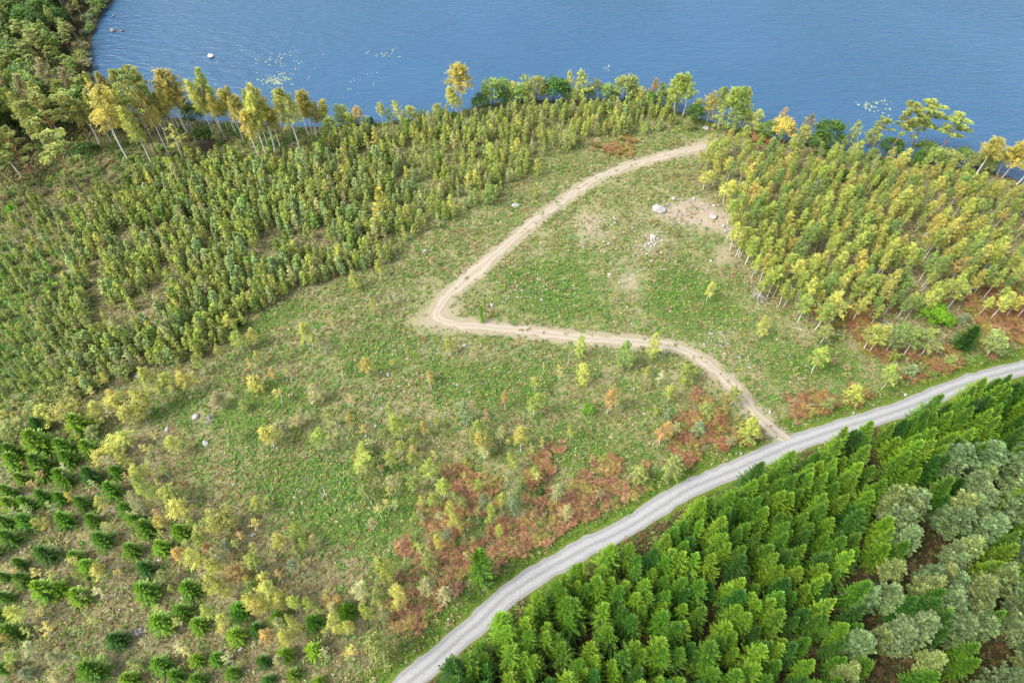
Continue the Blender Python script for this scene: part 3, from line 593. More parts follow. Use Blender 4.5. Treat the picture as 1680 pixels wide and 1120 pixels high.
Bz(560, 373, [(135, 730, 125, 635, 68, 'gold'), (165, 433, 150, 345, 42, 'yellow'), (245, 388, 238, 308, 42, 'pale'), (192, 250, 185, 160, 42, 'yellow'), (533, 632, 535, 555, 60, 'yellow'), (1170, 640, 1172, 525, 62, 'yg', 'birchbush'), (1525, 645, 1530, 525, 75, 'yellow', 'birchbush'),
 (1378, 690, 1388, 555, 95, 'green', 'birchbush'), (1180, 782, 1182, 665, 68, 'yellow', 'birchbush'), (806, 890, 806, 797, 42, 'orange'), (950, 932, 948, 820, 82, 'yg'), (720, 987, 710, 890, 45, 'brown'), (617, 972, 605, 865, 80, 'grey', 'birchbush'), (1308, 917, 1316, 795, 70, 'orange'),
 (1210, 922, 1212, 858, 52, 'bright', 'shrub'), (1600, 862, 1620, 775, 65, 'yellow'), (785, 1077, 778, 970, 50, 'pale'), (882, 1102, 885, 970, 85, 'yellow'), (675, 1075, 670, 950, 80, 'yg'), (692, 1118, 688, 1005, 90, 'gold'), (297, 1050, 312, 905, 95, 'yg'),
 (227, 1072, 213, 980, 60, 'olive'), (415, 1037, 415, 955, 42, 'gold'), (62, 1002, 53, 915, 52, 'gold'), (257, 952, 243, 865, 45, 'olive'), (1565, 1072, 1572, 955, 82, 'orange'), (1588, 960, 1595, 885, 52, 'grey', 'birchbush'), (300, 1120, 295, 1050, 60, 'yellow'),
 (362, 1102, 360, 1030, 52, 'yg'), (112, 1120, 105, 1065, 80, 'yg', 'birchbush'), (455, 195, 450, 140, 38, 'brown'), (70, 300, 30, 210, 60, 'yellow', 'birchbush')])
Bz(1120, 373, [(115, 372, 130, 270, 50, 'yellow'), (375, 545, 402, 445, 65, 'yellow'), (635, 714, 672, 575, 95, 'yg'), (675, 572, 716, 475, 82, 'olive'), (975, 797, 1048, 675, 82, 'yg'), (820, 860, 842, 755, 100, 'yg', 'birchbush'), (690, 902, 702, 825, 62, 'olive'),
 (1300, 675, 1306, 605, 65, 'olive', 'birchbush'), (1495, 632, 1572, 475, 130, 'olive', 'birchwide'), (1020, 655, 1026, 585, 62, 'yg'), (300, 1062, 332, 915, 110, 'yg', 'birchbush'), (232, 875, 245, 775, 85, 'olive'), (105, 935, 105, 865, 92, 'olive', 'birchbush'),
 (72, 1022, 70, 945, 72, 'grey', 'birchbush'), (12, 765, 25, 660, 95, 'yg', 'birchbush'), (225, 1082, 220, 1015, 52, 'brown'), (890, 602, 932, 455, 100, 'yg'), (920, 612, 972, 445, 82, 'yellow'), (1000, 612, 1040, 425, 100, 'green'), (1088, 628, 1142, 475, 112, 'green'), (1165, 632, 1212, 485, 112, 'olive'),
 (565, 467, 622, 325, 82, 'yg'), (650, 507, 702, 365, 102, 'yg'), (715, 472, 795, 325, 112, 'yellow'), (1105, 735, 1132, 665, 78, 'blue', 'pinedense'), (1220, 460, 1230, 335, 125, 'bright', 'broad'), (1290, 480, 1300, 400, 75, 'bright', 'shrub'), (1365, 470, 1372, 400, 65, 'grey', 'birchbush'),
 (835, 290, 895, 170, 85, 'gold'), (1330, 255, 1400, 140, 95, 'orange'), (1255, 335, 1300, 240, 60, 'olive'), (940, 330, 1000, 230, 65, 'yellow'), (1305, 395, 1400, 255, 90, 'yg'), (785, 275, 830, 180, 60, 'brown'), (610, 235, 650, 110, 70, 'yellow'),
 (1435, 310, 1480, 220, 70, 'olive'), (1560, 380, 1620, 290, 70, 'yg'), (1640, 330, 1670, 260, 60, 'olive'), (1410, 655, 1415, 640, 40, 'green', 'shrub')])
Bz(560, 746, [(130, 82, 125, -5, 105, 'yg'), (250, 67, 233, -15, 62, 'yg'), (365, 67, 365, -25, 72, 'yg'), (450, 132, 450, 15, 88, 'yg'), (267, 182, 265, 105, 72, 'pale'), (360, 182, 338, 105, 60, 'yg'), (132, 218, 123, 135, 72, 'olive'), (507, 218, 503, 115, 76, 'yg'),
 (465, 277, 448, 185, 66, 'yg'), (550, 362, 520, 235, 70, 'yellow'), (587, 392, 590, 285, 52, 'yellow'), (600, 272, 600, 212, 62, 'olive'), (535, 452, 528, 360, 52, 'grey'), (487, 487, 477, 395, 56, 'gold'), (440, 562, 440, 455, 82, 'olive', 'birchbush'), (235, 622, 225, 495, 112, 'yg', 'birchbush'),
 (705, 292, 705, 185, 62, 'grey'), (738, 347, 741, 240, 60, 'yg'), (790, 277, 785, 185, 56, 'yellow'), (850, 302, 856, 205, 76, 'grey'), (827, 197, 824, 95, 72, 'pale'), (845, 92, 850, -15, 60, 'yg'), (1060, 242, 1063, 135, 76, 'pale'), (1103, 332, 1103, 240, 56, 'pale'), (1272, 215, 1270, 160, 52, 'brown', 'birchbush'),
 (1455, 135, 1455, 55, 92, 'olive', 'birchbush'), (1610, 112, 1617, -5, 112, 'olive', 'birchbush'), (112, 722, 83, 615, 95, 'pale'), (150, 830, 133, 715, 66, 'yg'), (195, 742, 190, 655, 72, 'olive'), (300, 752, 283, 635, 96, 'yellow'), (435, 712, 430, 605, 92, 'pale'), (520, 752, 514, 655, 82, 'pale'),
 (222, 832, 213, 740, 56, 'pale'), (70, 900, 33, 805, 62, 'yellow'), (15, 892, -5, 825, 50, 'yellow'), (215, 992, 215, 835, 150, 'olive', 'birchbush'), (975, 195, 975, 155, 42, 'deep', 'shrub'), (700, 20, 690, -50, 60, 'pale')])
Bz(560, 0, [(592, 550, 600, 288, 135, 'gold', 'birchtall'), (562, 570, 520, 415, 82, 'yellow', 'birchtall'), (470, 578, 470, 487, 58, 'yellow'), (745, 512, 742, 347, 115, 'green', 'broad'), (802, 492, 800, 355, 92, 'green', 'broad'), (842, 502, 840, 388, 62, 'gold', 'birchbush'), (900, 475, 905, 355, 76, 'olive', 'birchbush'),
 (960, 502, 955, 347, 115, 'olive', 'broad'), (1042, 502, 1040, 342, 106, 'deep', 'broad'), (1118, 492, 1115, 342, 66, 'yellow', 'birchbush'), (1177, 497, 1176, 342, 106, 'yellow', 'birchbush'), (1250, 475, 1250, 358, 62, 'grey', 'broad'), (1312, 492, 1310, 378, 72, 'green', 'broad'), (1390, 492, 1396, 335, 116, 'olive', 'broad'),
 (1462, 495, 1460, 428, 86, 'green', 'broad'), (1525, 502, 1532, 372, 62, 'orange', 'birchbush'), (1592, 522, 1600, 398, 82, 'green', 'broad'), (1642, 562, 1662, 347, 116, 'yg', 'birchtall'), (20, 605, 15, 500, 82, 'olive', 'birchbush'), (90, 612, 95, 503, 62, 'orange', 'birch'), (202, 605, 194, 487, 52, 'yellow'),
 (290, 605, 295, 482, 62, 'yellow'), (347, 592, 345, 503, 62, 'yellow'), (152, 617, 150, 563, 46, 'sprd', 'spruceyoung'), (215, 1098, 200, 920, 110, 'yellow', 'spruceyoung'), (870, 470, 872, 400, 60, 'green', 'broad'), (1215, 490, 1216, 400, 60, 'green', 'broad'), (1340, 500, 1340, 430, 60, 'green', 'broad'),
 (240, 610, 238, 520, 50, 'grey', 'birchbush'), (60, 600, 60, 550, 50, 'olive', 'birchbush'), (400, 595, 400, 530, 60, 'green', 'birchbush'), (980, 690, 1000, 610, 60, 'yellow', 'birchbush'), (1125, 735, 1125, 615, 62, 'yg', 'birchbush'), (455, 1070, 460, 965, 80, 'yg', 'birchbush'), (545, 1070, 545, 965, 56, 'yellow', 'birchbush'),
 (965, 860, 962, 775, 50, 'yellow', 'birchbush'), (955, 975, 950, 905, 45, 'yg', 'birchbush'), (735, 1005, 738, 910, 80, 'green', 'birchbush'), (735, 800, 735, 700, 60, 'yg', 'birchbush'), (860, 780, 860, 680, 55, 'yellow', 'birchbush'), (325, 1110, 320, 1010, 60, 'yellow', 'birchbush'), (1485, 665, 1490, 600, 35, 'yg', 'birchbush')])
Bz(1120, 0, [(0, 565, 22, 352, 92, 'yg', 'birchtall'), (120, 592, 132, 428, 102, 'gold', 'birchwide'), (50, 605, 50, 480, 84, 'deep', 'broad'), (215, 622, 228, 400, 102, 'yg', 'birchtall'), (250, 632, 268, 398, 92, 'green', 'birchtall'), (285, 642, 328, 410, 62, 'yg', 'birchtall'), (300, 605, 312, 500, 76, 'olive', 'broad'),
 (180, 605, 192, 405, 72, 'yg', 'birchtall'), (415, 672, 418, 558, 92, 'green', 'broad'), (480, 685, 512, 537, 112, 'gold', 'broad'), (470, 645, 490, 505, 62, 'brown', 'birchbush'), (590, 692, 626, 537, 76, 'brown', 'birchbush'), (700, 705, 742, 548, 145, 'deep', 'broad'), (820, 712, 832, 562, 66, 'olive', 'birchbush'),
 (660, 715, 665, 620, 80, 'green', 'broad'), (915, 772, 1002, 565, 82, 'pinel', 'pinetall'), (925, 705, 930, 587, 86, 'olive', 'birchbush'), (990, 777, 1112, 475, 100, 'pinel', 'pinetall'), (1070, 762, 1172, 545, 86, 'pinel', 'pinetall'), (1105, 772, 1243, 503, 150, 'pinel', 'pinetall'), (1240, 782, 1345, 552, 140, 'pinel', 'pinetall'),
 (1020, 745, 1030, 645, 106, 'deep', 'broad'), (1182, 765, 1190, 655, 106, 'green', 'broad'), (1300, 805, 1322, 695, 106, 'olive', 'broad'), (1370, 785, 1380, 675, 76, 'green', 'broad'), (1445, 855, 1530, 640, 112, 'gold', 'birchtall'), (1555, 848, 1612, 615, 112, 'gold', 'birchtall'), (1440, 802, 1450, 725, 86, 'green', 'broad'),
 (1580, 865, 1655, 655, 102, 'gold', 'birchtall'), (1645, 905, 1690, 685, 106, 'gold', 'birchtall'), (1500, 800, 1520, 690, 90, 'green', 'broad'), (1475, 830, 1495, 690, 90, 'gold', 'birchwide'), (780, 880, 790, 820, 76, 'deep', 'shrub'), (945, 905, 980, 825, 105, 'green', 'broad'),
 (80, 830, 92, 755, 45, 'yellow'), (205, 885, 230, 765, 62, 'yellow'), (100, 935, 108, 830, 66, 'yellow'), (170, 820, 200, 680, 90, 'yg'), (200, 1000, 215, 880, 80, 'yellow'), (375, 1115, 400, 990, 75, 'yg'), (262, 1005, 285, 890, 66, 'yellow'), (320, 1025, 345, 900, 76, 'gold'), (350, 1035, 375, 925, 66, 'yellow'), (20, 640, 25, 570, 50, 'olive', 'birchbush'), (130, 800, 150, 690, 70, 'yg'), (650, 850, 655, 770, 60, 'gold')])
Bz(0, 0, [(412, 965, 265, 630, 150, 'pinel', 'pinetall'), (215, 947, 65, 590, 130, 'pinel', 'pinetall'), (105, 867, -20, 620, 110, 'yg', 'birchtall'), (70, 897, -20, 700, 100, 'pine', 'pinetall'), (45, 942, -40, 760, 100, 'pine', 'pinetall'), (30, 1012, -60, 800, 110, 'pine', 'pinetall'),
 (250, 775, 80, 430, 90, 'yellow', 'birchtall'), (355, 787, 190, 415, 160, 'pinel', 'pinetall'), (340, 760, 230, 470, 110, 'pinel', 'pinetall'), (455, 718, 335, 430, 110, 'pine', 'pinetall'), (495, 728, 395, 425, 130, 'yellow', 'birchtall'), (640, 802, 500, 378, 150, 'gold', 'birchtall'), (665, 697, 550, 430, 110, 'yellow', 'birchtall'),
 (752, 818, 600, 500, 95, 'yellow', 'birchtall'), (782, 780, 620, 325, 110, 'pinel', 'pinetall'), (790, 705, 685, 292, 120, 'pinel', 'pinetall'), (840, 775, 730, 420, 90, 'gold', 'birchtall'), (822, 722, 755, 292, 90, 'pine', 'pinetall'), (925, 655, 850, 325, 165, 'gold', 'birchtall'), (905, 815, 865, 590, 95, 'yellow', 'birchthin'),
 (1050, 672, 965, 355, 85, 'yellow', 'birchtall'), (1082, 645, 1000, 315, 95, 'yg', 'birchtall'), (1165, 660, 1095, 425, 95, 'gold', 'birchtall'), (1282, 792, 1150, 545, 90, 'gold', 'birchtall'), (1315, 768, 1205, 430, 110, 'yellow', 'birchtall'), (1357, 758, 1265, 410, 125, 'yellow', 'birchtall'), (1385, 742, 1330, 500, 80, 'gold', 'birchtall'),
 (1480, 752, 1425, 420, 125, 'yellow', 'birchtall'), (1525, 677, 1490, 430, 85, 'yellow', 'birchtall'), (1557, 682, 1550, 412, 110, 'gold', 'birchtall'), (1602, 642, 1590, 465, 80, 'gold', 'birchtall'), (1050, 840, 1060, 745, 95, 'yg', 'shrub'), (580, 700, 480, 430, 100, 'yellow', 'birchtall'), (620, 650, 545, 400, 110, 'gold', 'birchtall'),
 (970, 620, 940, 470, 90, 'deep', 'broad'), (1000, 690, 1000, 610, 90, 'deep', 'shrub'), (420, 770, 425, 680, 110, 'deep', 'shrub'), (790, 740, 790, 705, 40, 'bright', 'shrub'), (770, 800, 772, 770, 45, 'bright', 'shrub'), (700, 800, 700, 760, 50, 'green', 'shrub'), (1640, 700, 1650, 560, 80, 'olive', 'birchtall'), (1675, 620, 1690, 490, 60, 'olive', 'birchbush'), (60, 770, 20, 650, 90, 'deep', 'broad'),
 (60, 1040, 50, 1000, 60, 'bright', 'shrub'), (540, 640, 460, 380, 110, 'gold', 'birchtall'), (1120, 640, 1080, 470, 70, 'gold', 'birchtall'), (1210, 650, 1180, 440, 90, 'gold', 'birchtall'), (1090, 700, 1080, 600, 60, 'olive', 'birchbush')])

# ------------------------------------------------------------------ scattering
def poisson(polys, sp, bounds=(-200, 200, 0, 260), jit_=.42, keep=None):
    a, b_, c_, d_ = bounds; gx = np.arange(a, b_, sp); gy = np.arange(c_, d_, sp*.87)
    Xg, Yg = np.meshgrid(gx, gy); Xg[1::2] += sp/2; Xg = Xg+R.uniform(-jit_, jit_, Xg.shape)*sp; Yg = Yg+R.uniform(-jit_, jit_, Yg.shape)*sp
    X_, Y_ = Xg.ravel(), Yg.ravel(); k = np.zeros(X_.shape, bool)
    for q in polys: k |= inside(X_, Y_, q)
    X_, Y_ = X_[k], Y_[k]
    return X_, Y_
def inview(x, y, z, m=30):
    q = proj(np.stack([x, y, z], 1)); return (q[:, 0] > -m) & (q[:, 0] < W+m) & (q[:, 1] > -m) & (q[:, 1] < H+m) & (q[:, 2] > 0), q
def stuff(name, protos, x, y, z, rot, scl, idx, label, cat):
    """one object: points carrying instances of the given (mesh, colour) list"""
    col = bpy.data.collections.new(name+'_kinds')
    for i, (me_, c_) in enumerate(protos):
        o = bpy.data.objects.new('%s_kind_%03d' % (name, i), tinted(me_, c_)); o.color = (*c_, 1); col.objects.link(o)
    me = bpy.data.meshes.new(name); n = len(x); me.vertices.add(n); me.vertices.foreach_set('co', np.stack([x, y, z], 1).astype('f').ravel())
    for an, ty, k, v in (('rot', 'FLOAT_VECTOR', 'vector', np.stack([x*0, x*0, rot], 1)), ('scl', 'FLOAT_VECTOR', 'vector', scl)):
        a = me.attributes.new(an, ty, 'POINT'); a.data.foreach_set(k, v.astype('f').ravel())
    a = me.attributes.new('idx', 'INT', 'POINT'); a.data.foreach_set('value', idx.astype('i')); me.update()
    o = link(name, me); tag(o, label, cat, None, 'stuff')
    ng = bpy.data.node_groups.new(name, 'GeometryNodeTree'); ng.interface.new_socket('Geometry', in_out='INPUT', socket_type='NodeSocketGeometry'); ng.interface.new_socket('Geometry', in_out='OUTPUT', socket_type='NodeSocketGeometry')
    gi = ng.nodes.new('NodeGroupInput'); go = ng.nodes.new('NodeGroupOutput'); ip = ng.nodes.new('GeometryNodeInstanceOnPoints'); ci = ng.nodes.new('GeometryNodeCollectionInfo')
    ci.inputs[0].default_value = col; ci.inputs[1].default_value = True; ci.inputs[2].default_value = True
    def na(nm, ty):
        q = ng.nodes.new('GeometryNodeInputNamedAttribute'); q.data_type = ty; q.inputs[0].default_value = nm; return q.outputs[0]
    ng.links.new(gi.outputs[0], ip.inputs['Points']); ng.links.new(ci.outputs[0], ip.inputs['Instance']); ip.inputs['Pick Instance'].default_value = True
    ng.links.new(na('idx', 'INT'), ip.inputs['Instance Index']); ng.links.new(na('rot', 'FLOAT_VECTOR'), ip.inputs['Rotation']); ng.links.new(na('scl', 'FLOAT_VECTOR'), ip.inputs['Scale'])
    ng.links.new(ip.outputs[0], go.inputs[0]); md = o.modifiers.new('scatter', 'NODES'); md.node_group = ng; return o
hand = np.array([t[0].location[:2] for t in TREES])
def clear_of(x, y, r):
    k = np.ones(len(x), bool)
    for hx, hy in hand: k &= np.hypot(x-hx, y-hy) > r
    return k
def scale_rows(h, w): return np.stack([w, w, h], 1)

# --- A: mixed thicket of pine and birch saplings, upper left and along the shore
THICK = [[(-60, 360), (60, 330), (150, 325), (210, 300), (330, 262), (430, 268), (560, 225), (700, 202), (800, 185), (1090, 180), (1110, 200), (1095, 215), (1020, 225), (950, 228), (940, 240), (890, 262), (830, 320), (745, 362), (665, 400),
          (640, 432), (560, 455), (480, 480), (430, 510), (395, 545), (330, 590), (235, 605), (170, 640), (90, 680), (-60, 720)], [(-400, 380), (-60, 350), (-60, 720), (-300, 760)]]
x, y = poisson([wpoly(q) for q in THICK], 1.55, jit_=.6)
pq = proj(np.stack([x, y, x*0], 1)); u, v = pq[:, 0], pq[:, 1]
zt, dd, rdx = height(x, y)
gapn = fbm(x, y, 11, 3, 5.); k = (dd > 2) & (rdx > 1.5) & clear_of(x, y, .9)
# open lanes and thin spots
left = smooth(170, 60, u)                                       # far left: low shrubs
east = smooth(560, 760, u)
keep = R.rand(len(x)) < np.where(u > 650, .72, .95)*np.where(gapn < .36, .25, 1.)*(1-.35*left)
keep &= ~((np.abs((u-285)*.35+(v-372)) < 7) & (u > 230) & (u < 300)) & ~(((u-165)**2/14**2+(v-480)**2/70**2) < 1)
k &= keep; x, y, zt, u, v, left, east = [q[k] for q in (x, y, zt, u, v, left, east)]
mixn = fbm(x, y, 16, 2, 40.)
isb = R.rand(len(x)) < np.clip(.46+.30*east+1.1*(mixn-.5)+.5*smooth(-75, -5, (v-(785-u*.59))), .12, .9)
hh = np.where(isb, R.uniform(3.2, 5.2, len(x)), R.uniform(2.7, 4.4, len(x)))*(1-.42*left)*(1-.08*east)
hh = hh*R.uniform(.75, 1.25, len(x)); hh = hh*1.12; ww = np.where(isb, hh/4.2*R.uniform(.85, 1.2, len(x)), hh/3.6*R.uniform(.85, 1.15, len(x)))
bcol = ['yg', 'olive', 'yellow', 'yg', 'pale', 'yg', 'olive']; pcol = ['blue', 'blue', 'pine', 'pinel', 'green']
ci_ = np.where(isb, R.randint(0, 7, len(x)), R.randint(0, 5, len(x)))
iv, q = inview(x, y, zt+2); size = np.where(iv, hh/q[:, 2], 0)
for typ, flag, cols, h0 in (('pine', ~isb, pcol, 3.6), ('birch', isb, bcol, 4.2)):
    ids = np.where(flag)[0]; order = ids[np.argsort(-size[ids])]; big, rest = order[:300], order[300:]
    for i in big:
        ck = cols[ci_[i]]; o = link(typ+'_sapling', SAP[typ][R.randint(4)], None, (x[i], y[i], zt[i]-.02), R.uniform(0, 6.28), (ww[i], ww[i], hh[i]/h0), jit(COL[ck]))
        side_ = 'left part' if u[i] < 300 else ('middle part' if u[i] < 560 else 'right part')
        tag(o, '%s young %s in the %s of the sapling thicket above the clearing' % (CN[ck], typ, side_), typ, '%s %s saplings in the %s of the thicket' % (CN[ck], typ, side_))
    pr = [(SAP[typ][j], COL[c_]) for c_ in cols for j in range(4)]
    stuff('distant_%s_saplings' % typ, pr, x[rest], y[rest], zt[rest]-.02, R.uniform(0, 6.28, len(rest)), scale_rows(hh[rest]/h0, ww[rest]), ci_[rest]*4+R.randint(0, 4, len(rest)),
          'far mass of young %s saplings filling the thicket between clearing and lake' % typ, typ+' thicket')

# --- B: birch stand right of the clearing
STAND = [[(1150, 262), (1165, 240), (1250, 236), (1320, 262), (1420, 282), (1560, 300), (1690, 325), (1690, 540), (1640, 535), (1560, 510), (1430, 545), (1375, 520), (1310, 520), (1240, 495), (1215, 440), (1188, 400), (1190, 340), (1140, 290)], [(1690, 325), (1980, 400), (1980, 520), (1690, 470)]]
x, y = poisson([wpoly(q) for q in STAND], 2.5); zt, dd, rdx = height(x, y); k = (dd > 2) & (rdx > 1.5) & clear_of(x, y, 1.3) & (R.rand(len(x)) < np.where(fbm(x, y, 9, 2, 70.) < .42, .35, .93))
x, y, zt = x[k], y[k], zt[k]; iv, q = inview(x, y, zt+4); u, v = q[:, 0], q[:, 1]
hh = R.uniform(5.6, 9.4, len(x))*(.85+.25*smooth(250, 420, v)); ww = hh/8*R.uniform(.72, 1.05, len(x))
cols = ['yg', 'yg', 'green', 'yellow', 'yg', 'yg', 'gold', 'green', 'yellow']; ci_ = R.randint(0, 9, len(x)); size = np.where(iv, hh/q[:, 2], 0)
order = np.argsort(-size)
for i in order[:300]:
    ck = cols[ci_[i]]; pl = 'front edge' if v[i] > 420 else ('middle' if v[i] > 340 else 'lakeside part')
    tree('birchslim', 'young_birch', (x[i], y[i]), hh[i], ww[i]*2.6, ck, None, '%s birches in the %s of the right stand' % (CN[ck], pl), '%s leaning birch in the %s of the dense stand right of the clearing' % (CN[ck], pl))
rest = order[300:]
stuff('distant_birch_stand', [(SAP['stand'][j], COL[c_]) for c_ in cols for j in range(4)], x[rest], y[rest], zt[rest], R.uniform(0, 6.28, len(rest)), scale_rows(hh[rest]/8, ww[rest]*1.05), ci_[rest]*4+R.randint(0, 4, len(rest)),
      'far mass of yellow-green birches behind the nearer birches of the right stand', 'birch stand')

# --- C: spruce plantation below the road, pines towards the right
FOR = ROAD+[(2300, 1500), (430, 1500)]
fpoly = wpoly(FOR)
x, y = poisson([fpoly], 2.5, (-40, 175, -25, 150), .45); zt, dd, rdx = height(x, y); k = (rdx > 1.9+R.rand(len(x))*1.)
x, y, zt = x[k], y[k], zt[k]; q = proj(np.stack([x, y, zt+9], 1)); u, v = q[:, 0], q[:, 1]
pinez = inside(u, v, np.array([(1455, 790), (1530, 770), (1600, 730), (1700, 700), (2200, 700), (2300, 1600), (1350, 1600), (1400, 1060), (1440, 960), (1480, 880)]))
lone = ((u-1490)**2/28**2+(v-655)**2/22**2 < 1)
gap = (inside(u, v, np.array([(1635, 1020), (1700, 1000), (1700, 1100), (1620, 1110)]))) | (fbm(x, y, 8, 2, 90.) < .22)
lane_ = np.abs(((x*.82-y*.57) % 14.5)-7) < .7
k = ~gap & ~(lane_ & (R.rand(len(x)) < .6)) & ~(pinez & (R.rand(len(x)) < .4))
x, y, zt, u, v, pinez, lone = [a[k] for a in (x, y, zt, u, v, pinez, lone)]
iv, q = inview(x, y, zt+9, 60); hh = (6.6+5.2*R.beta(2, 2, len(x)))*np.where(pinez, 1.08, 1); ww = R.uniform(3.5, 4.9, len(x))*(hh/9.3)
mixs = fbm(x, y, 14, 2, 130.); isp = (pinez & (R.rand(len(x)) < .58)) | lone
order = np.argsort(-np.where(iv, hh/q[:, 2], 0)); ns = 0; extra = []
for i in order:
    if not iv[i]: continue
    if isp[i]:
        ck = random.choice(['pineg', 'pineg', 'pinew', 'pineg']); pl = 'lower right' if v[i] > 950 else 'right'
        tree('pinedense', 'pine_tree', (x[i], y[i]), hh[i]*1.0, ww[i]*1.3, ck, None, '%s pines in the %s of the roadside plantation' % (CN[ck], pl), '%s round-topped pine at the %s of the plantation below the road' % (CN[ck], pl)); continue
    ns += 1
    if ns > 330: extra.append(i); continue
    ck = ['spr', 'sprl', 'spr', 'sprd', 'sprl', 'sprl'][R.randint(6)] if mixs[i] > .42 else ['spr', 'sprd', 'spr', 'sprl'][R.randint(4)]
    pl = 'bottom rows' if v[i] > 980 else ('middle rows' if v[i] > 840 else 'upper rows')
    tree('spruce', 'spruce_tree', (x[i], y[i]), hh[i], ww[i], ck, None, '%s spruces in the %s of the plantation' % (CN[ck], pl), '%s spruce packed in the %s of the plantation below the gravel road' % (CN[ck], pl))
rest = np.concatenate([np.where(~iv)[0], np.array(extra, int)])
stuff('outer_spruce_plantation', [(SAP['spruce'][j], COL[c_]) for c_ in ('spr', 'sprl', 'sprd') for j in range(3)], x[rest], y[rest], zt[rest], R.uniform(0, 6.28, len(rest)), scale_rows(hh[rest]/12, ww[rest]/4.2), R.randint(0, 9, len(rest)),
      'farthest spruces of the plantation below the gravel road', 'spruce plantation')

# --- D: old forest on the left shore
FL = [[(-500, -180), (195, -180), (165, 10), (138, 60), (128, 100), (138, 140), (165, 178), (220, 195), (300, 208), (250, 215), (130, 215), (60, 235), (0, 270), (-80, 310), (-500, 420)]]
x, y = poisson([wpoly(q) for q in FL], 4.6, (-330, -70, 120, 420)); zt, dd, rdx = height(x, y); k = (dd > .4) & clear_of(x, y, 1.4); x, y, zt = x[k], y[k], zt[k]
iv, q = inview(x, y, zt+8, 40); u, v = q[:, 0], q[:, 1]
FK = [('birchtall', 'birch_tree', 'olive'), ('pinetall', 'pine_tree', 'pine'), ('broad', 'alder_tree', 'green'), ('spruce', 'spruce_tree', 'sprd'), ('birchtall', 'birch_tree', 'brown'), ('pinetall', 'pine_tree', 'pinel'), ('broad', 'alder_tree', 'deep'), ('birchtall', 'birch_tree', 'yg'), ('pinedense', 'pine_tree', 'pine')]
dk = dd[k]; CNT = {}
for o_ in bpy.data.objects:
    b_ = o_.name.split('.')[0]; CNT[b_] = CNT.get(b_, 0)+1
FAR = {}
for i in np.argsort(-v):
    if not iv[i] and R.rand() < .4: continue
    kd, nm, ck = FK[R.randint(len(FK))]
    if v[i] > 170: kd, nm, ck = [('birchtall', 'birch_tree', 'yellow'), ('birchtall', 'birch_tree', 'yg'), ('pinetall', 'pine_tree', 'pinel'), ('pinetall', 'pine_tree', 'pine'), ('birchtall', 'birch_tree', 'gold'), ('broad', 'alder_tree', 'deep')][R.randint(6)]
    if kd == 'spruce' and R.rand() < .4: kd, nm, ck = FK[1]
    near = dk[i] < 9; h = R.uniform(7, 10.5) if near else R.uniform(11, 16.5)
    if v[i] > 170 and kd != 'broad': h = R.uniform(15, 19)
    if v[i] < 130: h *= .8
    if dk[i] < 3.5: h *= .6; kd = 'broad' if kd == 'pinetall' else kd; nm = 'alder_tree' if kd == 'broad' else nm
    w = PROTO[kd][2]*(h/PROTO[kd][1])**.8*(1.1 if kd == 'birchtall' else 1.15)
    CNT[nm] = CNT.get(nm, 0)+1
    if CNT[nm] > 300: FAR.setdefault(NAMEC[nm], []).append((kd, ck, x[i], y[i], zt[i], h/PROTO[kd][1], w/PROTO[kd][2])); continue
    pl = 'upper' if v[i] < 60 else ('middle' if v[i] < 150 else 'lower')
    tree(kd, nm, (x[i], y[i]), h, w, ck, None, '%s %s trees in the %s left forest' % (CN[ck], NAMEC[nm], pl),
         '%s %s in the %s part of the old forest by the left shore' % (CN[ck], NAMEC[nm], pl))
def rejoin(T, K, nm):
    me = bpy.data.meshes.new(nm); bm = bmesh.new(); bm.from_mesh(K); n = len(bm.faces); bm.from_mesh(T); bm.faces.ensure_lookup_table()
    for f in bm.faces[n:]: f.material_index = 1
    bm.to_mesh(me); bm.free(); me.materials.append(K.materials[0]); me.materials.append(T.materials[0]); return me
for kn, L in FAR.items():
    pr = []; key = {}
    for (kd, ck, *_r) in L:
        if (kd, ck) not in key: key[(kd, ck)] = len(pr); pr.append((rejoin(*PROTO[kd][0][len(pr) % 3], 'far_'+kn), COL[ck]))
    A_ = np.array([l[2:] for l in L]); stuff('distant_%s_forest' % kn, pr, A_[:, 0], A_[:, 1], A_[:, 2], R.uniform(0, 6.28, len(L)), scale_rows(A_[:, 3], A_[:, 4]), np.array([key[l[:2]] for l in L]),
        'farthest %s trees of the old forest on the left shore' % kn, kn+' forest')
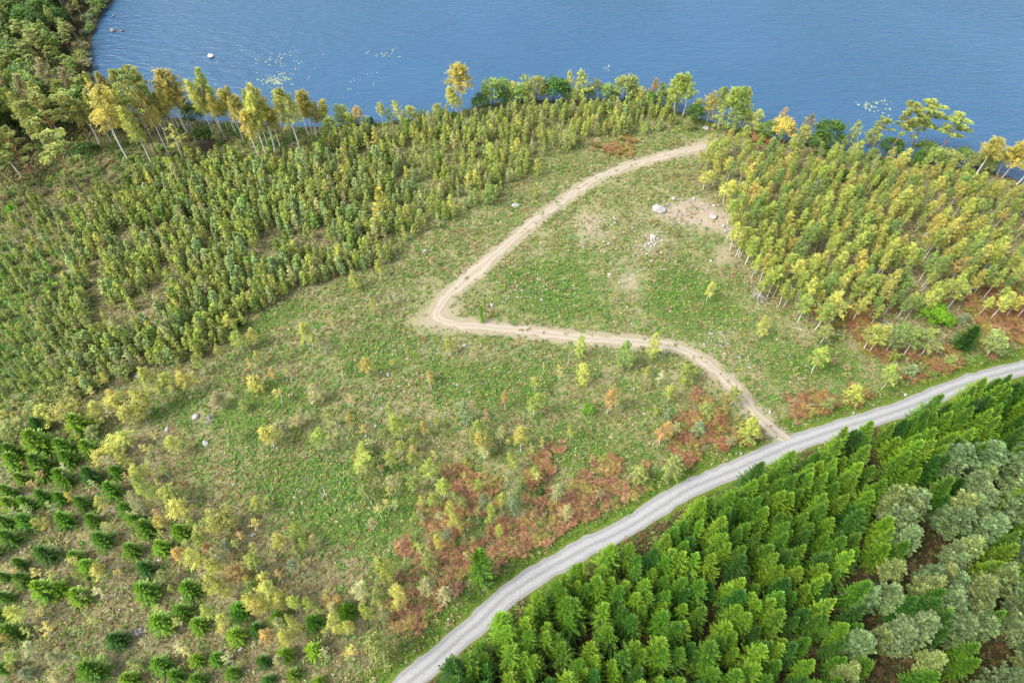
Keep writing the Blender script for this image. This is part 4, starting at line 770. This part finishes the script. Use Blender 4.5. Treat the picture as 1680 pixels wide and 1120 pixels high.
# further slender birches in the lakeside row at the left, thin birches in the planting
x, y = poisson([wpoly([(165, 195), (330, 203), (540, 212), (545, 222), (420, 245), (330, 235), (250, 240), (190, 250)])], 4.3, (-200, 0, 80, 260)); zt, dd, rdx = height(x, y); q = proj(np.stack([x, y, zt], 1))
for i in np.where((dd > .8) & clear_of(x, y, 1.2))[0][:60]:
    h = R.uniform(12.5, 16.5)*(1-.25*smooth(380, 540, q[i, 0])); ck = random.choice(['yellow', 'gold', 'yg', 'yellow', 'pale']); tree('birchtall', 'birch_tree', (x[i], y[i]), h, h*R.uniform(.2, .27), ck, None, '%s birches between the named lakeside ones' % CN[ck], 'slender %s birch with thin pale trunk in the left lakeside row' % CN[ck])
for poly_, sp_, pr_ in (([(150, 730), (260, 720), (330, 830), (430, 870), (520, 940), (640, 1010), (600, 1110), (480, 1090), (380, 990), (280, 900), (180, 820)], 2.9, .62), ([(0, 900), (250, 930), (420, 1040), (560, 1110), (0, 1120)], 3.5, .6), ([(0, 690), (100, 640), (260, 600), (340, 600), (300, 650), (200, 740), (100, 720), (0, 760)], 2.9, .6), ([(0, 720), (180, 740), (260, 850), (330, 960), (0, 960)], 3.6, .55), ([(560, 700), (700, 690), (900, 740), (860, 900), (700, 960), (600, 880)], 3.9, .62), ([(1000, 620), (1160, 640), (1180, 740), (1000, 760)], 5., .5), ([(380, 560), (560, 540), (700, 580), (900, 600), (860, 690), (640, 690), (420, 700)], 6., .45), ([(870, 600), (1000, 590), (1160, 640), (1100, 740), (900, 760)], 5., .45)):
    x, y = poisson([wpoly(poly_)], sp_); zt, dd, rdx = height(x, y)
    for i in np.where((R.rand(len(x)) < pr_) & clear_of(x, y, 1.) & (rdx > 1.5))[0]:
        h = R.uniform(3., 5.6); ck = random.choice(['yellow', 'pale', 'yg', 'gold', 'orange', 'olive', 'yellow', 'gold']); w_ = 'left planting' if poly_[0][0] < 500 else 'open clearing'
        tree(random.choice(['birchthin', 'birch', 'birchthin']), 'thin_birch', (x[i], y[i]), h, h*R.uniform(.26, .4), ck, None, 'thin %s birches in the %s' % (CN[ck], w_), 'small thin %s birch, one of the many scattered through the %s' % (CN[ck], w_))
# closed row of trees along the water between the hand-placed ones
shs = spline(wpoly([p_ for p_ in SHORE if 540 <= p_[0] <= 1800], WZ), 3.1)
tn = np.gradient(shs, axis=0); tn /= np.linalg.norm(tn, axis=1)[:, None]; off = R.uniform(1.2, 4.0, len(shs))
x = shs[:, 0]+tn[:, 1]*off; y = shs[:, 1]-tn[:, 0]*off; zt, dd, rdx = height(x, y); q = proj(np.stack([x, y, zt], 1)); cl_ = clear_of(x, y, 1.7)
for i in range(len(x)):
    u_ = q[i, 0]
    if not cl_[i] or dd[i] < .5 or 1236 < u_ < 1262 or 1585 < u_ < 1600: continue
    part_ = 'left of the tall golden birch' if u_ < 745 else ('in the middle of the shore' if u_ < 1245 else 'on the right shore')
    kd, nm, ck = [('broad', 'alder_tree', 'green'), ('birchbush', 'bushy_birch', 'olive'), ('broad', 'alder_tree', 'olive'), ('birchbush', 'bushy_birch', 'yg'), ('birchbush', 'bushy_birch', 'yellow'), ('broad', 'alder_tree', 'deep')][R.randint(6)]
    h = R.uniform(3.5, 6.) if u_ < 745 else (R.uniform(6, 9.5) if u_ < 1240 else R.uniform(4.5, 7.5))
    if 745 < u_ < 785: h *= .45
    tree(kd, nm, (x[i], y[i]), h, h*R.uniform(.5, .72), ck, None, '%s %s at the water %s' % (CN[ck], NAMEC[nm], part_), '%s %s standing at the water %s' % (CN[ck], NAMEC[nm], part_))
# low shrubs under the forest edge, far left slope and shore scrub
def shrubs(poly, sp, cols, lab, grp, hr=(1.2, 2.6), prob=.7, cap=140):
    x, y = poisson([wpoly(poly)], sp); zt, dd, rdx = height(x, y); iv, q = inview(x, y, zt); k = (dd > 1.0) & (rdx > 1.) & iv & (R.rand(len(x)) < prob); x, y = x[k][:cap], y[k][:cap]
    for a_, b_ in zip(x, y):
        ck = random.choice(cols); h = R.uniform(*hr); tree('shrub', 'leafy_shrub', (a_, b_), h, h*R.uniform(.9, 1.4), ck, None, '%s %s' % (CN[ck], grp), '%s %s' % (CN[ck], lab))
shrubs([(-20, 340), (60, 290), (160, 245), (300, 215), (560, 215), (430, 262), (330, 258), (210, 298), (140, 322), (-20, 372)], 2.5, ['green', 'deep', 'olive', 'green', 'yg', 'brown'], 'low shrub on the slope beneath the tall lakeside trees', 'shrubs beneath the lakeside trees', (.8, 2.2), .75, 260)
shrubs([(-20, 380), (90, 400), (150, 520), (150, 640), (60, 690), (-20, 700)], 3.0, ['green', 'bright', 'yg', 'yg', 'green', 'bright'], 'low shrub on the far-left slope of the thicket', 'shrubs on the far-left slope', (.7, 1.7), .85)
shrubs([(330, 203), (560, 205), (760, 182), (1100, 168), (1240, 216), (1400, 250), (1680, 292), (1680, 312), (1400, 272), (1240, 230), (1100, 186), (760, 196), (560, 218), (330, 218)], 3.4, ['green', 'deep', 'olive', 'yg', 'brown'], 'waterside shrub along the lake edge', 'shrubs along the lake edge', (1.2, 3.))
shrubs([(190, -10), (184, 0), (166, 25), (152, 60), (143, 100), (156, 135), (178, 168), (160, 175), (140, 135), (125, 100), (135, 55), (150, 15), (165, -10)], 2.0, ['olive', 'green', 'brown', 'grey'], 'waterside shrub on the upper left shore', 'shrubs on the upper left shore', (1.8, 4.2), .95, 200)
shrubs([(1380, 560), (1660, 545), (1660, 590), (1560, 625), (1400, 660), (1340, 640)], 4.5, ['green', 'olive', 'brown'], 'small shrub among bracken right of the clearing', 'shrubs among the right bracken', (.8, 1.6), .5)

# ------------------------------------------------------------------ ground cover (uncountable): herbs, grass, bracken, verge grass
gpoly = wpoly([(-250, 1300), (-250, 200), (100, 180), (560, 195), (1100, 160), (1600, 270), (1950, 380), (1950, 640), (1690, 640), (1300, 790), (1000, 960), (800, 1120), (640, 1300)])
def cover(name, sp, protos, dens, weights, label, cat, smin=.7, smax=1.4):
    x, y = poisson([gpoly], sp, (-190, 190, 5, 190), .5); iv, q = inview(x, y, x*0, 200); x, y = x[iv], y[iv]; q = q[iv]
    zt, dd, rdx = height(x, y); d = dens(x, y, dd, q[:, 0], q[:, 1])
    if name in ('rusty_bracken', 'dry_grass_tufts'): d = d*smooth(RHW+1.6, RHW+3.2, segdist(x, y, road[::4], False)+vn(x/2.3, y/2.3))
    tr = segdist(x, y, track[::3], False); tv = vn(x/1.3, y/1.3)
    k = (R.rand(len(x)) < d) & (dd > .6) & ((sdf(x, y, hair) < .4-tv*2.2) | (R.rand(len(x)) < .2)) & (segdist(x, y, road[::4], False) > RHW+.25+tv*.6) & ((tr > 1.15+tv*1.2) | ((R.rand(len(x)) < .10) & (tr < .35+tv)))
    x, y, zt = x[k], y[k], zt[k]; wts = weights(x, y); cs = np.cumsum(wts, 1); cs /= cs[:, -1:]; g = (R.rand(len(x))[:, None] > cs).sum(1)
    nv = 3; pr = [(m_[j % len(m_)], c_) for m_, c_ in protos for j in range(nv)]; s = R.uniform(smin, smax, len(x))
    stuff(name, pr, x, y, zt-.03, R.uniform(0, 6.28, len(x)), scale_rows(s*R.uniform(.8, 1.2, len(x)), s), g*nv+R.randint(0, nv, len(x)), label, cat); return len(x)
HB = [herb(200+i) for i in range(3)]; GR = [grass(210+i) for i in range(3)]; FN = [fern(220+i) for i in range(3)]
def w_herb(x, y):
    lu = zone('lush', x, y, 5.); n1 = fbm(x, y, 7, 2, 3.); n2 = fbm(x, y, 4, 2, 60.); br = zone('brown', x, y, 4.)
    return np.stack([.5+lu*2.+(n1 > .5), .45+lu*1.6+.8*(n1 > .55), .35+.7*(n2 > .5), .25+.9*(n2 < .42)+br*.6, .35+.5*(n1 < .4)+br*.5, .2+.5*(n2 > .6)], 1)
n_h = cover('ground_herbs', .62, [(HB, (.18, .33, .06)), (HB, (.12, .26, .05)), (HB, (.32, .37, .10)), (HB, (.33, .25, .13)), (HB, (.40, .38, .22)), (HB, (.22, .28, .12))],
      lambda x, y, dd, u, v: np.clip(.42+.5*zone('lush', x, y, 6.)+1.3*(fbm(x, y, 6, 4, 3.)-.48)-.55*zone('soil', x, y, 2.)-.08*zone('brown', x, y, 3.), .04, 1), w_herb,
      'low green and brown leafy herbs covering the clearing', 'ground plants', .5, 1.7)
n_g = cover('dry_grass_tufts', .7, [(GR, (.56, .50, .31)), (GR, (.42, .39, .18)), (GR, (.27, .34, .10)), (GR, (.46, .36, .21))],
      lambda x, y, dd, u, v: np.clip(.62+1.3*(fbm(x, y, 8, 4, 33.)-.47)-.35*zone('lush', x, y, 5.)-.45*zone('soil', x, y, 2.)+.2*zone('brown', x, y, 3.), .05, 1),
      lambda x, y: np.stack([.7+.6*zone('brown', x, y, 3.), .5+0*x, .6-.3*zone('brown', x, y, 3.), .3+.5*zone('brown', x, y, 3.)], 1), 'pale dry grass tufts mixed through the clearing', 'dry grass', .8, 1.6)
n_f = cover('rusty_bracken', .62, [(FN, (.45, .26, .155)), (FN, (.37, .195, .11)), (FN, (.40, .34, .10)), (FN, (.20, .30, .06))],
      lambda x, y, dd, u, v: np.clip((zone('bracken', x, y, 3.5)+(fbm(x, y, 3.0, 4, 9.)-.5)*2.2-.36)*1.8, 0, .95)*(zone('bracken', x, y, 4.) > .02),
      lambda x, y: np.stack([1+0*x, .8+0*x, .3+.9*(fbm(x, y, 5, 2, 77.) > .52), .1+.2*(fbm(x, y, 4, 2, 99.) > .6)], 1), 'rust-brown bracken ferns growing in patches beside the gravel road', 'bracken', .9, 1.6)
n_v = cover('verge_grass', .4, [(GR, (.14, .28, .025)), (GR, (.20, .32, .04)), (HB, (.12, .25, .03))],
      lambda x, y, dd, u, v: smooth(6.6, 5.2, segdist(x, y, road[::4], False)+vn(x/2, y/2)*1.6)*.9, lambda x, y: np.stack([1+0*x, .7+0*x, .4+0*x], 1), 'short bright green grass on the verge of the gravel road', 'verge grass', .5, .9)

gsave = gpoly; gpoly = fpoly
cover('forest_floor_plants', .7, [(HB, (.10, .16, .035)), (GR, (.20, .19, .08)), (HB, (.18, .13, .07)), (FN, (.20, .15, .07))], lambda x, y, dd, u, v: np.clip(.5+1.3*(fbm(x, y, 6, 3, 12.)-.45), 0, 1),
      lambda x, y: np.stack([.6+0*x, .8+0*x, .7+0*x, .3+0*x], 1), 'dull low plants and litter on the dark floor of the plantation', 'undergrowth', .8, 1.7)
gpoly = gsave
# ------------------------------------------------------------------ rocks
def rockmesh(seed, sub=2):
    bm = bmesh.new(); bmesh.ops.create_icosphere(bm, subdivisions=sub, radius=.5); r = np.random.RandomState(seed); ds = rdirs(9, r); k = r.uniform(.28, .48, 9)
    for v in bm.verts:
        p = np.array(v.co)
        for d_, k_ in zip(ds, k):
            e = p@d_-k_
            if e > 0: p = p-d_*e*.9
        v.co = p*np.array([1.2, .95, .8])+r.normal(size=3)*.012
    me = bpy.data.meshes.new('boulder'); bm.to_mesh(me); bm.free(); me.materials.append(M_rock); return me
RK = [rockmesh(i) for i in range(7)]
def rock(u, v, wpx, lab, name='boulder', col=(1, 1, 1), wz=None, rot=None, sq=.75):
    p = P(u, v, WZ if wz else 0.); s = wpx/ppm(p); z = WZ+.02*s if wz else float(height(p[:1], p[1:2])[0][0])
    col = tuple(.78*c_ for c_ in col); o = link(name, RK[R.randint(7)], None, (p[0], p[1], z+s*.12), R.uniform(0, 6) if rot is None else rot, (s, s*R.uniform(.75, 1.), s*sq), col); tag(o, lab, 'rock'); return o
for r_ in [(1081, 344, 21, 'largest grey boulder on the left rim of the bare sandy patch', (1.15, 1.15, 1.12)), (1169, 356, 15, 'whitish rounded boulder right of the bare sandy patch', (1.2, 1.15, 1.1)), (1205, 360, 16, 'grey boulder furthest right beside the sandy patch', (.85, .88, .95)),
           (1104, 327, 8, 'white boulder on the upper rim of the sandy patch', (1.5, 1.45, 1.4)), (1095, 335, 7, 'small grey boulder between the large grey and the white one', (1, 1, 1)), (1071, 387, 9, 'bright white stone on the bare ground below the large grey boulder', (1.6, 1.55, 1.5)),
           (1138, 326, 7, 'pale flat stone above the sandy patch', (1.3, 1.3, 1.3)), (846, 338, 12, 'pale boulder on the grass left of the upper dirt track', (1.2, 1.2, 1.2)), (697, 413, 9, 'pale boulder at the thicket edge left of the upper track', (1.3, 1.2, 1.1)), (641, 247, 10, 'pale boulder in the sapling thicket near the lake', (1.3, 1.25, 1.2)),
           (227, 617, 13, 'grey boulder at the lower edge of the sapling thicket', (.9, .85, .85)), (321, 683, 13, 'pale grey boulder at the left side of the clearing', (1.2, 1.15, 1.15)), (274, 704, 9, 'small pale boulder below the bright grass patch', (1.2, 1.2, 1.2)), (337, 728, 12, 'long pale stone lying in the grass at the left of the clearing', (1.3, 1.3, 1.3)),
           (395, 1064, 8, 'pale round stone among the bottom-left young spruces', (1.1, 1.1, 1.15)), (262, 918, 7, 'white stone beside a young spruce in the left planting', (1.5, 1.5, 1.5)), (762, 765, 4, 'white stone below the golden birch in the lower clearing', (1.6, 1.6, 1.6)), (803, 959, 6, 'white stone at the foot of the lone roadside spruce', (1.6, 1.6, 1.6)),
           (793, 968, 9, 'mossy grey stone just left of the white roadside stone', (.8, .8, .65)), (953, 812, 8, 'pale boulder within the bracken beside the road', (1.3, 1.3, 1.3)), (736, 1015, 5, 'white stone on the verge at the bottom of the bracken', (1.5, 1.5, 1.5)), (975, 846, 5, 'white stone on the verge above the road bend', (1.5, 1.5, 1.5)),
           (1263, 676, 6, 'white stone beside the lower dirt track near its exit', (1.5, 1.5, 1.5)), (1215, 1114-370, 5, 'white stone near the junction of track and road', (1.5, 1.5, 1.5)), (1485, 648, 6, 'white stone on the verge below the right bracken', (1.6, 1.6, 1.6)), (1420, 493, 9, 'pale boulder in the bracken under the right birches', (1.1, 1.0, .95)),
           (1597, 489, 6, 'white stone at the right edge of the birch stand', (1.5, 1.5, 1.5)), (1400, 677, 5, 'white stone on the green verge left of the road curve', (1.6, 1.6, 1.6)), (807, 501, 8, 'grey stone inside the hairpin bend', (.9, .9, 1.)), (1158, 209, 10, 'pale boulder on the open point near the lake', (1.2, 1.15, 1.1)), (382, 748+47, 6, 'whitish stone in the lower left clearing', (1.5, 1.5, 1.5)),
           (416, 878, 9, 'pale flat stone right of the planted spruces', (1.3, 1.3, 1.25)), (762, 568, 7, 'pinkish boulder below the dirt track', (1.3, 1.15, 1.1)), (940, 118+55, 7, 'pale boulder by the water near the green alders', (1.2, 1.2, 1.2))]:
    rock(r_[0], r_[1], r_[2], r_[3], col=r_[4])
for r_ in [(185, 51, 10, 'brown boulder in shallow water off the left shore', (.75, .65, .55)), (200, 52, 7, 'smaller brown boulder right of the other in the water', (.65, .55, .5)), (346, 93, 11, 'lone white boulder standing in the lake', (1.6, 1.55, 1.5)), (186, 27, 6, 'dark low stone in the water off the upper left shore', (.6, .5, .45)),
           (146, 100, 12, 'grey boulder on the left waterline', (.9, .85, .8)), (162, 18, 8, 'pale boulder on the upper left waterline', (1.2, 1.15, 1.05))]:
    rock(r_[0], r_[1], r_[2], r_[3], col=r_[4], wz=True, sq=.6)
# small stones: rubble cluster as one uncountable scatter
def rubble():
    xs, ys, ss = [], [], []
    for (u0, v0, su, sv, n, s0) in [(1140, 345, 45, 20, 90, .3), (1070, 395, 18, 22, 60, .35), (1200, 365, 18, 10, 30, .4), (870, 480, 60, 25, 90, .3), (1180, 560, 18, 25, 50, .3), (680, 570, 60, 40, 80, .25), (1000, 380, 50, 40, 60, .3), (830, 350, 60, 50, 50, .3),
                                    (1190, 590, 40, 30, 50, .3), (230, 990, 120, 60, 70, .25), (600, 700, 200, 90, 160, .25), (1070, 430, 90, 70, 160, .3), (650, 480, 60, 60, 60, .3), (1500, 590, 60, 25, 20, .3), (225, 1035, 8, 6, 25, .4), (1050, 620, 90, 40, 50, .25), (760, 620, 90, 30, 50, .25)]:
        for _ in range(n):
            p = P(u0+R.normal()*su*.6, v0+R.normal()*sv*.6); xs.append(p[0]); ys.append(p[1]); ss.append(s0*R.lognormal(0, .35))
    x, y, s = np.array(xs), np.array(ys), np.array(ss); zt, dd, rdx = height(x, y); k = (rdx > 0) & (dd > 1); x, y, s, zt = x[k], y[k], s[k], zt[k]
    return stuff('scattered_stones', [(RK[j], c_) for c_ in ((1.15, 1.1, 1.05), (.8, .8, .8), (.9, .82, .72)) for j in range(4)], x, y, zt+s*.25, R.uniform(0, 6, len(x)), np.stack([s, s*.85, s*.7], 1)*1.15, R.randint(0, 12, len(x)), 'small pale stones strewn over the clearing', 'stones')
rubble()

# ------------------------------------------------------------------ dead wood: lying logs, snags, brush piles
def log(u0, v0, u1, v1, r, lab, name='fallen_log', z=.15):
    a, b_ = P(u0, v0), P(u1, v1); t = np.linspace(0, 1, 6)[:, None]; p = a+(b_-a)*t; p[:, 2] = z+np.abs(R.normal(size=6))*.06; d = b_-a; L = np.linalg.norm(d); sdv = np.array([-d[1], d[0], 0])/L
    p += sdv*np.sin(t*3)*L*.03*R.uniform(-1, 1); p0 = p[0].copy(); B = MB(); B.tube(p-p0, r*(1-.6*t[:, 0]), 6)
    for i in range(3):
        s = p[2+i]-p0; e = s+sdv*R.uniform(-.9, .9)*L*.18+d/L*L*.1+[0, 0, .15]; B.tube(np.array([s, (s+e)/2, e]), [r*.35, r*.25, r*.12], 3)
    o = link(name, B.mesh(name, [M_grey]), None, p0); tag(o, lab, 'log'); return o
for a in [(1231, 463, 1262, 500, .09, 'leaning pale pole lying at the birch stand edge'), (1215, 487, 1250, 488, .08, 'long thin log lying across brush at stand edge'), (1320, 543, 1385, 551, .09, 'long pale log lying under the lower birches of the right stand'), (1295, 537, 1330, 545, .1, 'pair of crossed pale branches left of the long log'),
          (1235, 520, 1258, 500, .08, 'short grey pole pointing up to the birches'), (1355, 481, 1385, 486, .08, 'grey stick beneath the golden birch'), (563, 920, 573, 900, .1, 'short pale log in the lower clearing'), (420, 872, 430, 858, .14, 'broken white log at the edge of the planted spruces'), (567, 170+20, 608, 192, .13, 'pale leaning stem lying below the tall golden birch'),
          (205, 303, 224, 303, .1, 'grey log lying at the upper thicket edge'), (225, 265, 236, 254, .12, 'pale stick below the lakeside birches'), (608, 822, 616, 838, .1, 'thin pale branch in the grass of the lower clearing'), (612, 655, 618, 641, .1, 'small grey log left of the middle clearing'), (1450, 525, 1470, 545, .08, 'dead grey branches by the bright green tree'),
          (186, 945, 200, 925, .05, 'bent twig on the dry ground between young spruces'), (286, 1035, 300, 1045, .06, 'grey branch near the lowest young spruces'), (530, 800, 536, 815, .1, 'short white log right of the lush patch')]:
    log(*a)
def snag(u0, v0, u1, v1, r, lab):
    b_ = P(u0, v0); h = solve_h(b_, u1, v1); t = np.linspace(0, 1, 6); B = MB(); B.tube(np.stack([.05*np.sin(t*4)*h*.3, 0*t, t*h], 1), r*(1-.45*t), 6)
    for k in range(3): s = np.array([0, 0, h*(.5+.15*k)]); B.tube(np.array([s, s+[R.uniform(-.5, .5), R.uniform(-.5, .5), .3]]), [r*.3, r*.1], 3)
    o = link('dead_trunk', B.mesh('dead_trunk', [M_grey]), None, (b_[0], b_[1], -.05)); tag(o, lab, 'dead tree')
snag(932, 599, 939, 580, .13, 'bare white standing stump below the yellow-green birch by the track'); snag(859, 690, 859, 675, .09, 'thin grey stub standing in the middle of the clearing'); snag(1422, 293, 1438, 255, .18, 'tall bare white dead trunk by the lakeside pines')
snag(531, 818, 527, 800, .1, 'white standing stub in the lush lower-left clearing'); snag(1293, 588, 1296, 578, .08, 'small grey stub right of the track curve'); snag(322, 232, 318, 222, .15, 'short pale stub beside the big brush pile')
def pile(u, v, wpx, lab, n=90, name='brush_pile', mat=None):
    p = P(u, v); s = wpx/ppm(p); B = MB(); r = np.random.RandomState(int(u)*7+int(v))
    for i in range(n):
        d = rdirs(1, r)[0]; d[2] *= .5; c = np.array([r.normal()*s*.2, r.normal()*s*.2, r.rand()*s*.3]); c[2] *= math.exp(-((c[0]**2+c[1]**2)/(s*.35)**2)); L = s*r.uniform(.15, .35)
        B.tube(np.array([c-d*L/2, c, c+d*L/2+r.normal(size=3)*.05])+[0, 0, .12], [.035*s/5+.02]*3, 3)
    o = link(name, B.mesh(name, [mat or M_grey]), None, (p[0], p[1], 0)); tag(o, lab, 'brush pile')
pile(338, 243, 42, 'large heap of dark branches below the lakeside birches', 220, mat=M_dark); pile(146, 297, 26, 'smaller dark twig heap at the thicket corner', 90, mat=M_dark); pile(247, 284, 26, 'grey branch litter beneath the tall birches', 60); pile(344, 688, 20, 'grey twiggy heap beside the pale grey boulder', 70)
pile(1452, 535, 24, 'pile of grey sticks beside the dark spruce', 50); pile(225, 1036, 16, 'small heap of bleached sticks among young spruces', 40); pile(1240, 490, 40, 'scattered dead branches at the birch stand edge', 50); pile(966, 1003, 16, 'dark stump debris at the road edge under the spruces', 30, mat=M_dark)
pile(155, 38, 16, 'jumble of driftwood on the upper left shore', 50, mat=M_dark); pile(145, 88, 16, 'driftwood tangle at the left waterline', 50, mat=M_dark); pile(1455-1320+0, 330, 14, 'small grey brush by the foremost lakeside pine', 30)

# ------------------------------------------------------------------ floating lily pads
m, nt = newmat('lily_pad'); out_principled(nt, (.33, .38, .2), .5)
def pads(u0, v0, su, sv, n, lab, s0=.55):
    B = MB(); p0 = P(u0, v0, WZ)
    for _ in range(n):
        p = P(u0+R.normal()*su*.5, v0+R.normal()*sv*.5, WZ)-p0; k = R.randint(1, 4)
        for j in range(k):
            c = p+[R.normal()*.5, R.normal()*.5, .02+.006*j]; s = s0*R.uniform(.5, 1.1); an = np.arange(6)/6*6.28+R.rand(); V = c+np.stack([np.cos(an), np.sin(an), an*0+R.uniform(0, .08, 6)], 1)*s*.5
            B.add(V, [[0, 1, 2, 3], [0, 3, 4, 5]], 0)
    o = link('lily_pads', B.mesh('lily_pads', [m]), None, p0); tag(o, lab, 'lily pads', None, 'stuff')
pads(453, 132, 22, 9, 60, 'dense cluster of pale lily pads behind the left lakeside birches'); pads(470, 105, 55, 25, 40, 'loose pale lily pads strewn over the water above the birches', .5); pads(640, 90, 40, 12, 14, 'few scattered lily pads left of the tall golden birch', .5)
pads(1437, 174, 26, 13, 26, 'lily pad group in the lake left of the tall pines', .65); pads(580, 135, 30, 25, 8, 'sparse lily pads near the left lakeside', .45); pads(993, 113, 12, 3, 4, 'tiny group of floating leaves off the middle shore', .5)

# ------------------------------------------------------------------ labels for the hand-placed trees
LM = [('the hairpin bend', 728, 514), ('the junction of track and road', 1285, 722), ('the lone roadside spruce', 790, 935), ('the largest grey boulder', 1081, 344), ('the bottom-left corner', 0, 1120),
      ('the large dark brush heap', 338, 243), ('the middle of the lake shore', 757, 183), ('the grey boulder left in clearing', 321, 683), ('the boulder at the thicket edge', 227, 617), ('the white stump below the track', 932, 599), ('the bright green tree at right', 1527, 526),
      ('the forked lakeside pine', 1488, 257), ('the upper-left corner', 0, 0), ('the bottom exit of the road', 650, 1120), ('the outer edge of right stand', 1680, 470), ('the small spruce inside the hairpin', 791, 529), ('the densest lily pads', 453, 132),
      ('the right exit of the road', 1660, 605), ('the left edge at mid height', 0, 600), ('the upper end of the dirt track', 1150, 240), ('the lush lower-left green patch', 580, 830), ('the middle of the lower clearing', 700, 700), ('the largest roadside bracken patch', 990, 800),
      ('the round stone among planted spruces', 395, 1064), ('the dark spruce among right bracken', 1587, 550), ('the gap between the shore trees', 1250, 215), ('the foremost pine at the left', 137, 322), ('the fallen broken white log', 425, 865), ('the tall bare dead trunk', 1430, 275), ('the lowest bend of the track', 1150, 590),
      ('the left edge beside planted spruces', 0, 850), ('the dry strip beside planted spruces', 330, 870), ('the yellow-tipped spruce in thicket', 632, 345), ('the thicket corner beside the clearing', 430, 510), ('the open point at the lake', 1160, 210)]
ORD = ['closest', 'second closest', 'third closest', 'fourth closest', 'fifth closest', 'sixth closest', 'seventh closest', 'eighth closest', 'ninth closest', 'tenth closest']
BYN = {}
for t in TREES: BYN.setdefault((t[1], t[2]), []).append(t)      # rank only among trees of the same kind and colour
for (nm, ck), L in BYN.items():
    pts = np.array([t[3] for t in L], float); D = np.stack([np.hypot(pts[:, 0]-u, pts[:, 1]-v) for _, u, v in LM], 1); rk = D.argsort(0).argsort(0)
    for i, t in enumerate(L):
        j = int(np.argmin(rk[i]*1000+D[i])); h = t[5]; kind = NAMEC[nm]
        sz = ('tall ' if h > 12 else '') if kind != 'shrub' else ''
        stem = {'birch': 'birch', 'bushy birch': 'bushy birch', 'spruce': 'spruce', 'young spruce': 'young spruce', 'pine': 'pine', 'alder': 'broad alder', 'shrub': 'leafy shrub'}[kind]
        r_ = int(rk[i][j]); t[0]['label'] = '%s%s %s, %s of its colour to %s' % (sz, CN[ck], stem, ORD[min(r_, 9)], LM[j][0])
        if t[4] is None: t[0]['group'] = {'bushy birch': 'low bushy birches', 'birch': 'hand-scattered birches of the clearing and shore', 'spruce': 'single spruces', 'young spruce': 'single young spruces', 'pine': 'tall lakeside pines', 'alder': 'broad-leaved shore trees', 'shrub': 'separate leafy shrubs'}[kind].replace('hand-scattered', 'scattered')
print('objects', len(bpy.data.objects), 'herbs', n_h, n_g, n_f, n_v, 'spruces', ns)
